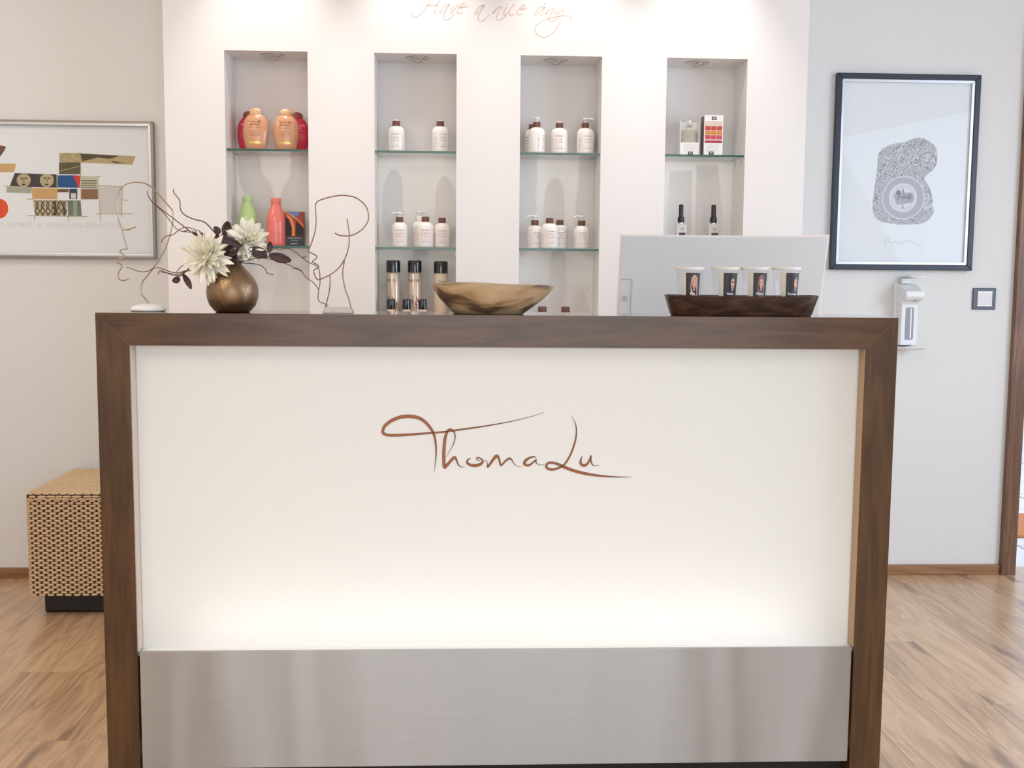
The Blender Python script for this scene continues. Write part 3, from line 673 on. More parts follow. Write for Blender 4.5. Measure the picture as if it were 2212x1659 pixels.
s1 = can(.0155, .158, .037, None, M_canw, False, '', 'travel_can'); s1['group'] = 'small bottles in front of the spray cans'
settle(s1, 844.5, 4.135, zb, 0, 'small bottle with black cap in front of the left spray can')
for px, lb in ((878.5, 'small bottle with black cap, middle of three before the spray cans'), (913, 'small bottle with black cap, rightmost of three before the spray cans')):
    q = clone(s1, (0, 0, 0)); settle(q, px, 4.135, zb, 0, lb)
# fourth niche: clear front pack, printed box, two sprays
M_cart = mat('carton_white', (236, 232, 230), .45)
p = at(1489, 330, 4.16); YY = 4.15
bx = thing('gift_pack', 'white carton with clear front and small bottle on the upper shelf of the fourth niche', 'box', (p.x, YY, z0))
xa, xb = p.x-.037, p.x+.034
bm = B(); box(bm, xa, xb, YY, YY+.05, z0, z0+.048); box(bm, xa, xb, YY+.047, YY+.05, z0+.048, z0+.128); box(bm, xb-.0015, xb, YY, YY+.047, z0+.048, z0+.128)
box(bm, xa, xa+.0015, YY, YY+.047, z0+.048, z0+.128)
fin('carton', bm, M_cart, bx)
fin('clear_window', BX(xa+.0015, xb-.0015, YY+.001, YY+.0016, z0+.048, z0+.128), M_clip, bx)
bt = lathe(B(), [(.026, .048), (.028, .052), (.028, .092), (.024, .100), (.010, .105), (.010, .112)], 24, (p.x, YY+.024, z0), sy=.6)
fin('flask', bt, mat('sand_flask', (196, 184, 166), .3), bx, True)
fin('flask_cap', lathe(B(), [(.0105, .112), (.0105, .128), (.008, .130)], 18, (p.x, YY+.024, z0)), mat('frosted_cap', (214, 214, 216), .3), bx, True)
fin('hook_tab', box(box(B(), p.x-.009, p.x-.005, YY-.001, YY+.004, z0+.108, z0+.145), p.x+.005, p.x+.009, YY-.001, YY+.004, z0+.108, z0+.145), M_clip, bx)
bm = B()
for k in range(6): text_bm('pure organic argan hair care', .0042, bm, p.x, z0+.040-.005*k, YY-.0004, xs=.95)
fin('box_print', bm, M_ink, bx)
M_logoblk = mat('emblem_black', (40, 34, 34), .5)
def emblem(x, z, Y, par):
    fin('emblem', BX(x-.009, x+.009, Y-.0008, Y, z-.005, z+.006), M_logoblk, par)
    fin('emblem_mark', box(box(B(), x-.005, x-.0006, Y-.0012, Y-.0008, z-.001, z+.003), x+.0006, x+.005, Y-.0012, Y-.0008, z-.001, z+.003), M_cart, par)
emblem(p.x+.002, z0+.008, YY, bx)
p = at(1539, 330, 4.15); YY = 4.135
bx = thing('printed_box', 'tall white box with red patterned picture on the upper shelf of the fourth niche', 'box', (p.x, YY, z0)); xa, xb = p.x-.036, p.x+.034
fin('carton', BX(xa, xb, YY, YY+.065, z0, z0+.147), M_cart, bx, bevel=.0005)
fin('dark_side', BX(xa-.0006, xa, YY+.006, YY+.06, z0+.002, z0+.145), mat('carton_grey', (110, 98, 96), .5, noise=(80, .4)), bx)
fin('picture_field', BX(xa+.003, xb-.003, YY-.0006, YY, z0+.045, z0+.125), mat('print_sand', (214, 200, 184), .6), bx)
for r_, cc in enumerate(((196, 60, 52), (206, 132, 60), (198, 70, 84))):
    for q in range(3):
        xx = xa+.004+q*.0215; zz = z0+.092-.0165*r_
        fin('pattern_tile', BX(xx, xx+.0195, YY-.001, YY-.0006, zz, zz+.0145), mat('print_tile_%d' % r_, cc, .5, noise=(260, .7)), bx)
fin('red_band', BX(xa+.003, xb-.003, YY-.001, YY-.0006, z0+.046, z0+.054), mat('print_crimson', (168, 34, 60), .5), bx)
emblem(p.x, z0+.135, YY, bx); emblem(p.x-.008, z0+.008, YY, bx)
bm = B()
for k in range(5): text_bm('premium moroccan oil set', .0045, bm, p.x-.004, z0+.037-.005*k, YY-.0004, xs=.95)
fin('box_print', bm, M_ink, bx)
M_spray = mat('smoky_spray', (196, 190, 186), .2, coat=.5)
def spray(lab):
    t = thing('spray_bottle', lab, 'bottle')
    fin('body', box(B(), -.020, .020, -.012, .012, 0, .066), M_spray, t, bevel=.003)
    fin('neck', lathe(B(), [(.009, .066), (.009, .071)], 18), M_chrome, t, True)
    fin('collar', lathe(B(), [(.0122, .070), (.0126, .071), (.0122, .083), (.009, .085)], 22), M_black, t, True)
    fin('nozzle_cap', lathe(B(), [(.0085, .084), (.0085, .112), (.0075, .115)], 22), M_black, t, True)
    fin('label_block', BX(-.008, .016, -.0125, -.0121, .028, .044), M_inkb, t)
    bm = text_bm('finish', .006, None, .004, .052, -.0124); text_bm('------', .005, bm, .004, .047, -.0124); fin('label_print', bm, M_inkb, t)
    return t
sp = spray(''); sp['group'] = 'spray bottles above the monitor'
settle(sp, 1470, 4.19, z1, 0, 'left spray bottle with black nozzle in the fourth niche above the monitor'); sp.scale = (1, 1, 1.48)
q = clone(sp, (0, 0, 0)); settle(q, 1540, 4.19, z1, 0, 'right spray bottle with black nozzle in the fourth niche above the monitor'); q.scale = (1.05, 1, 1.48)
# ------------------------------------------------------------------ pictures on the wall
def rect_from(tl, tr, br, bl, Y):
    P = [at(*q, Y) for q in (tl, tr, br, bl)]
    return (P[0].x+P[3].x)/2, (P[1].x+P[2].x)/2, (P[2].z+P[3].z)/2, (P[0].z+P[1].z)/2
def frame_bars(par, x0, x1, z0_, z1_, w_, y0, y1, m_, name='frame_bar', bev=.002):
    fin(name, prism_y(B(), [(x0, z1_), (x1, z1_), (x1-w_, z1_-w_), (x0+w_, z1_-w_)], y0, y1), m_, par, bevel=bev)
    fin(name, prism_y(B(), [(x0, z0_), (x1, z0_), (x1-w_, z0_+w_), (x0+w_, z0_+w_)], y0, y1), m_, par, bevel=bev)
    fin(name, prism_y(B(), [(x0, z0_), (x0, z1_), (x0+w_, z1_-w_), (x0+w_, z0_+w_)], y0, y1), m_, par, bevel=bev)
    fin(name, prism_y(B(), [(x1, z0_), (x1, z1_), (x1-w_, z1_-w_), (x1-w_, z0_+w_)], y0, y1), m_, par, bevel=bev)
M_paper = mat('paper_white', (232, 235, 237), .8, spec=.1, noise=(3, .01))
# right picture
x0, x1, zl, zh = rect_from((1811, 157), (2121, 162), (2099, 585), (1792, 582), WY-.024)
rp = thing('framed_print', 'black framed print of a grey stone with rings above the dispenser', 'picture', ((x0+x1)/2, WY, (zl+zh)/2))
M_fb = mat('frame_black', (30, 38, 56), .4); M_fs = mat('frame_silver', (206, 208, 212), .3, metal=.7)
frame_bars(rp, x0, x1, zl, zh, .022, WY-.026, WY, M_fb)
frame_bars(rp, x0+.0215, x1-.0215, zl+.0215, zh-.0215, .012, WY-.021, WY-.004, M_fs, 'inner_frame_bar', .001)
fin('paper', BX(x0+.03, x1-.03, WY-.010, WY-.004, zl+.03, zh-.03), M_paper, rp)
fin('glass', BX(x0+.03, x1-.03, WY-.0145, WY-.0135, zl+.03, zh-.03), M_picglass, rp)
def stone_mat():
    M = bpy.data.materials.new('stone_lithograph'); M.use_nodes = True; nt = M.node_tree; b = nt.nodes['Principled BSDF']; N = nt.nodes.new; L = nt.links.new
    tc = N('ShaderNodeTexCoord'); n = N('ShaderNodeTexNoise'); n.inputs['Scale'].default_value = 26; n.inputs['Detail'].default_value = 5; n.inputs['Distortion'].default_value = 2.4
    L(tc.outputs['Object'], n.inputs['Vector'])
    s = N('ShaderNodeMath'); s.operation = 'MULTIPLY'; s.inputs[1].default_value = 15; L(n.outputs['Fac'], s.inputs[0])
    pp = N('ShaderNodeMath'); pp.operation = 'PINGPONG'; pp.inputs[1].default_value = 1; L(s.outputs[0], pp.inputs[0])
    r = ramp(nt, [(.0, (104, 104, 110)), (.22, (138, 138, 144)), (.42, (188, 189, 193)), (1, (210, 211, 214))]); L(pp.outputs[0], r.inputs[0])
    L(r.outputs[0], b.inputs['Base Color']); b.inputs['Roughness'].default_value = .8; return M
yp = WY-.0102
def cp(pts, ox, oy, sc, Y):
    out = []
    for q in pts:
        a = at(ox+q[0]/sc, oy+q[1]/sc, Y); out.append((a.x, a.z))
    return out
STONE = [(685,205),(600,225),(520,262),(430,270),(340,295),(260,335),(215,390),(200,470),(190,600),(170,730),(150,880),(135,1010),(145,1110),(190,1180),(240,1215),(330,1228),(450,1245),(580,1245),(700,1238),(760,1215),(800,1195),(850,1140),(872,1080),(868,1040),(845,1030),(855,960),(845,890),(825,810),(780,745),(752,690),(775,660),(830,620),(880,570),(905,520),(910,430),(905,350),(870,290),(820,255),(750,215)]
fin('stone_print', prism_y(B(), cp(STONE, 1860, 260, 5.53, yp), yp-.0003, yp), stone_mat(), rp)
def disc(px, py, r, Y, th, col, par, nm, sc=5.53, ox=1860, oy=260, n=48):
    c = at(ox+px/sc, oy+py/sc, Y); rr = r/sc*Y/F_PX
    return fin(nm, prism_y(B(), [(c.x+rr*math.cos(2*PI*k/n), c.z+rr*math.sin(2*PI*k/n)) for k in range(n)], Y-th, Y), mat('print_%d_%d_%d' % col, col, .8), par)
for r_, col, k in ((262, (206, 207, 211), 1), (245, (176, 178, 184), 2), (172, (214, 215, 218), 3), (138, (198, 199, 204), 4), (125, (216, 218, 220), 5)):
    disc(500 if r_ < 200 else 505, 925, r_, yp, .0003+.0002*k, col, rp, 'ring_print')
for pts, col in (([(390,910),(400,870),(600,860),(628,900),(628,950),(600,985),(420,1010)], (170, 171, 176)), ([(485,1050),(500,985),(505,1050)], (140, 141, 148)), ([(490,850),(500,800),(515,890)], (120, 121, 128))):
    fin('scene_print', prism_y(B(), cp(pts, 1860, 260, 5.53, yp), yp-.0016, yp-.001), mat('print_%d_%d_%d' % col, col, .8), rp)
disc(445, 862, 30, yp, .0018, (128, 129, 136), rp, 'scene_print')
bm = B()
for st in ([(435,955),(450,895),(480,880)], [(440,925),(500,915)], [(500,950),(510,900),(530,935),(545,900)], [(560,940),(575,880),(570,945),(600,890)]):
    ribbon(bm, strokes([(x, y, 9) for x, y in st], 1860, 260, 5.53, yp), yp-.0018, .0002)
fin('scene_print', bm, mat('print_96', (120, 120, 126), .8), rp)
bm = B()
ribbon(bm, strokes([(x, y, 4) for x, y in [(275,1480),(300,1430),(345,1408),(330,1440),(370,1465),(400,1440),(430,1470),(470,1445),(500,1470),(530,1440),(560,1450),(575,1435),(640,1465),(710,1492)]], 1860, 260, 5.53, yp), yp-.0001, .0002)
fin('signature', bm, mat('pencil', (176, 174, 178), .8), rp)
# left picture
x0 = -2.30; q = rect_from((0, 257), (331, 263), (336, 560), (0, 557), WY-.024); x1, zl, zh = q[1], q[2], q[3]
lp = thing('framed_collage', 'wide silver framed collage print on the left wall', 'picture', ((x0+x1)/2, WY, (zl+zh)/2))
M_ft = mat('frame_taupe', (150, 142, 132), .35, metal=.5)
frame_bars(lp, x0, x1, zl, zh, .017, WY-.024, WY, M_ft)
frame_bars(lp, x0+.009, x1-.009, zl+.009, zh-.009, .010, WY-.027, WY-.02, M_fs, 'inner_frame_bar', .001)
fin('paper', BX(x0+.015, x1-.015, WY-.010, WY-.004, zl+.015, zh-.015), M_paper, lp)
fin('glass', BX(x0+.015, x1-.015, WY-.0145, WY-.0135, zl+.015, zh-.015), M_picglass, lp)
yp = WY-.0102; SC = 3.6075
def lpatch(pts, col, k=1, noise=None, nm='print_patch'):
    m_ = mat('collage_%d_%d_%d_%s' % (*col, noise), col, .8, noise=noise)
    return fin(nm, prism_y(B(), cp(pts, 0, 240, SC, yp), yp-.0002*k, yp), m_, lp)
lpatch([(-120,235),(48,278),(30,315),(0,355),(-70,400)], (112, 74, 60), 1, (40, .4))
lpatch([(-200,405),(125,410),(110,475),(-190,480)], (204, 166, 112))
lpatch([(115,483),(440,494),(443,597),(75,587)], (66, 62, 58), 1, (30, .3))
for cx_ in (185, 365):
    f_ = [(cx_+55*math.cos(a*PI/10), 535+(58 if math.sin(a*PI/10) > 0 else 46)*math.sin(a*PI/10)) for a in range(20)]
    lpatch(f_, (184, 170, 136), 2, (60, .2), 'face_print')
    for dx in (-14, 18): lpatch([(cx_+dx-13, 518), (cx_+dx+13, 518), (cx_+dx+10, 529), (cx_+dx-10, 529)], (96, 84, 66), 3)
    lpatch([(cx_-3, 530), (cx_+5, 530), (cx_+9, 553), (cx_-7, 553)], (140, 124, 96), 3)
    lpatch([(cx_-18, 566), (cx_+16, 566), (cx_+8, 580), (cx_-12, 580)], (84, 74, 60), 3)
lpatch([(55,588),(245,598),(243,642),(47,634)], (164, 170, 150))
lpatch([(248,600),(443,602),(443,688),(255,686)], (206, 164, 104), 1, (20, .15))
lpatch([(448,500),(575,500),(608,598),(448,595)], (28, 82, 142)); lpatch([(568,500),(625,503),(622,598),(610,598)], (206, 56, 46), 2)
lpatch([(462,325),(628,325),(628,402),(462,395)], (176, 160, 118), 1, (70, .5)); lpatch([(625,328),(1058,352),(1030,418),(628,402)], (188, 166, 124))
lpatch([(628,332),(930,348),(860,372),(760,362),(640,392)], (84, 74, 58), 2, (60, .4)); lpatch([(860,385),(985,408),(890,404)], (84, 74, 58), 2)
lpatch([(460,398),(625,400),(625,493),(460,492)], (96, 88, 62), 1, (50, .3)); lpatch([(462,465),(620,425),(620,432),(464,472)], (170, 152, 100), 2)
lpatch([(633,505),(755,510),(757,605),(633,602)], (200, 196, 168))
for k in range(4): lpatch([(634, 540+17*k), (755, 541+17*k), (755, 547+17*k), (634, 546+17*k)], (58, 66, 56), 2, None, 'stripe_print')
lpatch([(630,607),(762,608),(765,687),(632,688)], (142, 108, 78), 1, (50, .3))
lpatch([(448,606),(535,606),(535,632),(448,632)], (110, 84, 46)); lpatch([(540,605),(602,605),(602,686),(540,686)], (42, 62, 82)); lpatch([(552,640),(592,640),(592,682),(552,682)], (214, 212, 202), 2)
lpatch([(258,692),(520,694),(520,816),(272,815)], (188, 172, 138))
bm = B()
for k in range(6):
    x = 275+k*42
    for st in ([(x, 700), (x+24, 735), (x, 775), (x+20, 812)], [(x+30, 700), (x+4, 740), (x+34, 780), (x+8, 812)]):
        ribbon(bm, strokes([(a, b_, 7) for a, b_ in st], 0, 240, SC, yp), yp-.0003, .0002)
ribbon(bm, strokes([(425, 700, 22), (432, 760, 20), (430, 812, 24)], 0, 240, SC, yp), yp-.0004, .0002)
ribbon(bm, strokes([(470, 700, 10), (500, 760, 14), (505, 812, 12)], 0, 240, SC, yp), yp-.0004, .0002)
fin('branch_print', bm, mat('print_umber', (74, 64, 50), .8), lp)
lpatch([(525,695),(628,697),(637,818),(530,816)], (112, 122, 104), 1, (16, .25)); lpatch([(570,700),(600,700),(602,815),(572,815)], (150, 162, 142), 2)
bm = B()
for st in ([(30,584),(250,596)], [(205,684),(260,688)], [(210,814),(680,822)], [(268,815),(270,850)], [(532,816),(533,858)], [(760,505),(785,857)], [(765,580),(955,590)], [(952,580),(946,822)], [(745,800),(1035,800)], [(950,692),(1000,696)], [(758,508),(788,512)], [(245,598),(258,690)], [(445,495),(445,690)], [(628,400),(632,690)]):
    ribbon(bm, strokes([(a, b_, 6) for a, b_ in st], 0, 240, SC, yp), yp-.0005, .0002)
fin('sketch_line', bm, mat('print_sand_line', (196, 180, 144), .8), lp)
lpatch([(770,586),(948,592),(944,802),(784,800)], (216, 213, 208), 1)
bm = B()
for k in range(14): ribbon(bm, strokes([(772, 600+14*k, 2), (944, 604+14*k, 2)], 0, 240, SC, yp), yp-.0004, .0001)
fin('ruled_line', bm, mat('print_rule', (192, 188, 184), .8), lp)
c = [( -2+66*math.cos(a*PI/16), 760+76*math.sin(a*PI/16)) for a in range(32)]
lpatch(c, (226, 84, 40), 1, (20, .1), 'orange_disc'); lpatch([(8, 690), (11, 690), (11, 830), (8, 830)], (160, 50, 30), 2)
tp = at(0, 240+905/SC, yp); te = at(960/SC, 240+912/SC, yp)
fin('caption_print', text_bm('E . (ESPTMENT I  IN  VIESTRNOLCEW GRENWUSSIOOO', .028, None, te.x, (tp.z+te.z)/2, yp-.0002, align='RIGHT', xs=.68), mat('print_faint', (214, 214, 212), .8), lp)
# ------------------------------------------------------------------ dispenser, light switch
x_ = at(1930, 680, WY).x; zt = at(1960, 613, WY-.06).z; zlow = at(1960, 746, WY-.08).z
ds = thing('soap_dispenser', 'white wall dispenser with grey window beside the counter corner', 'dispenser', (x_+.045, WY, zlow))
W_ = .092
def yprof(bm, pts, xa, xb):
    """polygon in (y,z) swept along x"""
    a = [bm.verts.new((xa, y, z)) for y, z in pts]; b = [bm.verts.new((xb, y, z)) for y, z in pts]; n = len(pts)
    bm.faces.new(a); bm.faces.new(b[::-1])
    for i in range(n): bm.faces.new((a[i], b[i], b[(i+1) % n], a[(i+1) % n]))
    bmesh.ops.recalc_face_normals(bm, faces=bm.faces[:]); return bm
M_ds = mat('dispenser_white', (232, 232, 234), .35)
fin('back_plate', BX(x_-.006, x_+W_*.82, WY-.022, WY, zlow-.005, zt), M_ds, ds, bevel=.003)
fin('hood', yprof(B(), [(WY, zt), (WY-.045, zt-.003), (WY-.085, zt-.022), (WY-.118, zt-.028), (WY-.122, zt-.05), (WY-.110, zt-.062), (WY-.082, zt-.07), (WY-.07, zt-.085), (WY, zt-.085)], x_, x_+W_*.84), M_ds, ds, bevel=.006)
fin('tank', BX(x_+.004, x_+W_*.78, WY-.072, WY-.02, zlow, zt-.08), M_ds, ds, bevel=.004)
bm = B(); xa, xb, za, zz = x_+.022, x_+.054, zlow+.022, zt-.094
pts = []
for cx_, cz_, a0 in ((xb-.006, zz-.006, 0), (xa+.006, zz-.006, 1), (xa+.006, za+.006, 2), (xb-.006, za+.006, 3)):
    for k in range(5): a = (a0+k/4)*PI/2; pts.append((cx_+.006*math.cos(a), cz_+.006*math.sin(a)))
wd = fin('window_insert', prism_y(bm, pts, WY-.0745, WY-.071), mat('dispenser_grey', (150, 154, 166), .15, coat=.5), ds)
fin('liquid_tube', BX(xa+.018, xa+.023, WY-.0755, WY-.0745, za+.006, zz-.004), M_white, wd)
fin('lever_stem', BX(x_+.018, x_+.055, WY-.03, WY-.002, zt, zt+.022), M_ds, ds, bevel=.002)
fin('arm_lever', yprof(B(), [(WY-.002, zt+.022), (WY-.09, zt+.030), (WY-.12, zt+.028), (WY-.12, zt+.032), (WY-.09, zt+.035), (WY-.002, zt+.027)], x_+.016, x_+.074), M_ds, ds, bevel=.0015)
fin('nozzle', lathe(B(), [(.005, -.014), (.007, -.01), (.008, 0)], 16, (x_+.045, WY-.102, zt-.056)), M_chrome, ds, True)
fin('drip_tray', yprof(B(), [(WY, zlow-.006), (WY-.10, zlow-.006), (WY-.145, zlow), (WY-.140, zlow-.009), (WY-.11, zlow-.017), (WY, zlow-.017)], x_-.004, x_+.082), M_ds, ds, bevel=.003)
a = at(2103, 622, WY-.008); b = at(2150, 669, WY-.008)
sw = thing('light_switch', 'square light switch with dark blue grey frame right of the dispenser', 'switch', ((a.x+b.x)/2, WY, (a.z+b.z)/2))
fin('switch_frame', BX(a.x, b.x, WY-.009, WY, b.z, a.z), mat('switch_slate', (66, 72, 88), .3), sw, bevel=.003)
fin('rocker', BX(a.x+.017, b.x-.017, WY-.0125, WY-.008, b.z+.013, a.z-.013), mat('switch_white', (216, 214, 216), .35), sw, bevel=.0015)
fin('rocker_bar', BX(a.x+.017, b.x-.017, WY-.0135, WY-.012, a.z-.017, a.z-.0155), M_chrome, sw); fin('rocker_bar', BX(a.x+.017, b.x-.017, WY-.0135, WY-.012, b.z+.0155, b.z+.017), M_chrome, sw)
# ------------------------------------------------------------------ woven box stool
YF = 3.93
a = at(52, 1066, YF); b = at(60, 1290, YF); RX0, RZ1, RZ0 = (a.x+b.x)/2+.003, a.z, b.z; RX1, RY1 = RX0+.462, WY-.025
wb = thing('woven_stool', 'woven straw box stool with black feet by the left wall', 'stool', ((RX0+RX1)/2, (YF+RY1)/2, 0))
M_core = mat('stool_core', (58, 36, 26), .9); M_straw = mat('straw_weave', (206, 178, 142), .75, noise=(45, .22), bump=(420, .5))
M_strawd = mat('stool_dark_binding', (64, 38, 30), .8)
fin('frame', BX(RX0+.006, RX1-.006, YF+.006, RY1-.006, RZ0+.003, RZ1-.024), M_core, wb)
def bead(bm, c, u, v, n, lu, lv, ln):
    """low rounded bump at c: u along, v across, n outwards"""
    rows = []
    for s, k in ((-.5, .25), (-.38, .8), (-.12, 1.0), (.12, 1.0), (.38, .8), (.5, .25)):
        row = []
        for t, h in ((-.5, 0), (-.3, .75), (0, 1), (.3, .75), (.5, 0)):
            row.append(bm.verts.new(c+u*(s*lu)+v*(t*lv*min(1, k+.15))+n*(ln*h*k)))
        rows.append(row)
    for r1, r2 in zip(rows, rows[1:]):
        for i in range(4): bm.faces.new((r1[i], r2[i], r2[i+1], r1[i+1]))
def weave(bm, o, u, v, n, LU, LV, pu=.0300, pv=.0088):
    nu, nv = int(LU/pu), int(LV/pv); pu, pv = LU/nu, LV/nv
    for j in range(nv):
        off = 0 if j % 2 else .5
        for i in range(nu+(1 if off == 0 else 0)):
            s = (i+off)*pu; l = pu*1.0
            if off == 0 and i in (0, nu): l = pu*.5; s = pu*.25 if i == 0 else LU-pu*.25
            elif off: pass
            c = o+u*(s+random.uniform(-.001, .001))+v*((j+.5)*pv+random.uniform(-.0006, .0006))
            bead(bm, c, (u+v*random.uniform(-.06, .06)), v, n, l*.76, pv*(1.08 if pv < .01 else .74), .0062+random.uniform(-.001, .001))
X_, Y_, Z_ = Vector((1, 0, 0)), Vector((0, 1, 0)), Vector((0, 0, 1))
H_ = RZ1-.026-RZ0
for nm, args in (('front_weave', (Vector((RX0, YF+.006, RZ0+.002)), X_, Z_, -Y_, RX1-RX0, H_)), ('side_weave', (Vector((RX0+.006, RY1, RZ0+.002)), -Y_, Z_, -X_, RY1-YF, H_)), ('side_weave', (Vector((RX1-.006, YF, RZ0+.002)), Y_, Z_, X_, RY1-YF, H_))):
    bm = B(); weave(bm, *args); bmesh.ops.recalc_face_normals(bm, faces=bm.faces[:])
    for f in bm.faces:
        if f.normal.dot(args[3]) < 0: f.normal_flip()
    o = fin(nm, bm, M_straw, wb, True); o['kind'] = 'stuff'
ld = fin('lid', BX(RX0+.003, RX1-.003, YF+.003, RY1-.003, RZ1-.022, RZ1-.004), M_strawd, wb, bevel=.003)
bm = B(); weave(bm, Vector((RX0, YF, RZ1-.0045)), X_, Y_, Z_, RX1-RX0, RY1-YF, .028, .0115)
o = fin('lid_weave', bm, M_straw, ld, True, local=False); o['kind'] = 'stuff'
bm = B(); x = RX0+.012
while x < RX1-.03:
    l = random.uniform(.020, .034); bead(bm, Vector((x+l/2, YF+.004, RZ1-.0125)), X_, Z_, -Y_, l, .0095, .005); x += l+random.choice((.001, .001, .006))
for zz_ in (RZ1-.0215,):
    x = RX0
    while x < RX1-.02: bead(bm, Vector((x+.013, YF+.004, zz_+random.uniform(-.0006, .0006))), (X_+Z_*random.choice((-.1, .1))), Z_, -Y_, .028, .0075, .007); x += .0255
y = YF+.01
while y < RY1-.03: bead(bm, Vector((RX0+.003, y+.014, RZ1-.013)), -Y_, Z_, -X_, .028, .010, .005); y += .029
bmesh.ops.recalc_face_normals(bm, faces=bm.faces[:])
o = fin('rim_weave', bm, M_straw, ld, True); o['kind'] = 'stuff'
for nm, xx, yy in (('foot', RX0+.035, YF+.05), ('foot', RX0+.035, RY1-.09)):
    fin(nm, BX(xx, RX1-.035, yy, yy+.04, 0, RZ0+.004), M_black, wb, bevel=.008)
# ------------------------------------------------------------------ wire heads
def wire(bm, pts, ox, oy, sc, Y, r, amp=0.0, ph=0, sub=4, taper=None):
    P = []
    for i, (x, y) in enumerate(pts):
        yy = Y+amp*math.sin(i*.9+ph); q = at(ox+x/sc, oy+y/sc, yy); P.append(q)
    return tube(bm, smooth_path(P, sub), taper or r, 8)
HEAD1 = [(178,858),(150,864),(118,868),(97,850),(91,828),(105,790),(124,757),(105,737),(86,722),(84,708),(105,695),(140,690),(147,682),(130,660),(108,641),(113,627),(140,619),(163,616),(150,570),(135,515),(118,450),(100,400),(88,340),(82,260),(92,180),(125,122),(175,94),(240,87),(310,97),(380,145),(450,225),(520,305),(532,335),(528,400),(505,510),(470,610),(420,700),(350,800),(290,875),(277,920),(278,975),(300,1005),(338,1050)]
Y1 = 2.60
h1 = at(320, 668, Y1)
w1 = thing('wire_head_sculpture', 'silver wire head profile on a round white base, left end of the counter', 'sculpture', (h1.x, Y1, CZ))
fin('face_wire', wire(B(), HEAD1, 230, 370, 3.687, Y1, .0016), M_steel_wire, w1, True)
fin('eye_wire', wire(B(), [(118,463),(165,464),(205,452),(235,440)], 230, 370, 3.687, Y1, .0018), M_steel_wire, w1, True)
fin('base', lathe(B(), [(.036, 0), (.040, .002), (.0405, .005), (.037, .010), (.028, .0145), (.015, .0165), (.003, .017)], 36, (h1.x, Y1, CZ), sy=.8), mat('base_white', (232, 230, 228), .4), w1, True)
HEAD2 = [(462,573),(510,597),(570,605),(640,603),(720,575),(800,515),(850,440),(865,370),(845,280),(800,215),(720,155),(630,128),(530,122),(430,137),(340,160),(270,185),(240,212),(228,250),(232,320),(238,420),(230,520),(205,620),(175,710),(150,775),(165,802),(205,822),(245,850),(235,878),(195,905),(200,922),(240,945),(265,965),(262,985),(210,1018),(215,1060),(240,1115),(265,1130),(320,1110),(400,1072),(480,1015),(550,930),(600,830),(628,720),(634,600),(622,500),(606,400)]
Y2 = 2.585; h2 = at(731, 675, Y2)
w2 = thing('copper_head_sculpture', 'thin copper wire head profile on a grey marble slab, right of the vase', 'sculpture', (h2.x, Y2, CZ))
fin('face_wire', wire(B(), HEAD2, 640, 400, 5.528, Y2, .0013), M_copper_wire, w2, True)
bm = B(); wire(bm, [(400,1072),(405,1150),(395,1260),(370,1370),(345,1468)], 640, 400, 5.528, Y2-.001, .0013); fin('neck_wire', bm, M_copper_wire, w2, True)
bm = B(); wire(bm, [(575,905),(556,1020),(562,1130),(590,1260),(625,1350),(655,1468)], 640, 400, 5.528, Y2+.001, .0013); fin('neck_wire', bm, M_copper_wire, w2, True)
bm = B(); xa, xb = at(698, 672, Y2).x, at(765, 672, Y2).x
v0 = [(xa, Y2-.03, CZ), (xb, Y2-.03, CZ), (xb-.002, Y2+.03, CZ), (xa+.002, Y2+.03, CZ)]; v1 = [(xa+.006, Y2-.024, CZ+.0125), (xb-.007, Y2-.024, CZ+.0125), (xb-.008, Y2+.024, CZ+.0125), (xa+.007, Y2+.024, CZ+.0125)]
vv = [bm.verts.new(q) for q in v0+v1]
for f in ((0,3,2,1),(4,5,6,7),(0,1,5,4),(1,2,6,5),(2,3,7,6),(3,0,4,7)): bm.faces.new([vv[i] for i in f])
fin('base', bm, mat('grey_marble', (196, 190, 184), .5, noise=(70, .22), bump=(200, .3)), w2, bevel=.003)
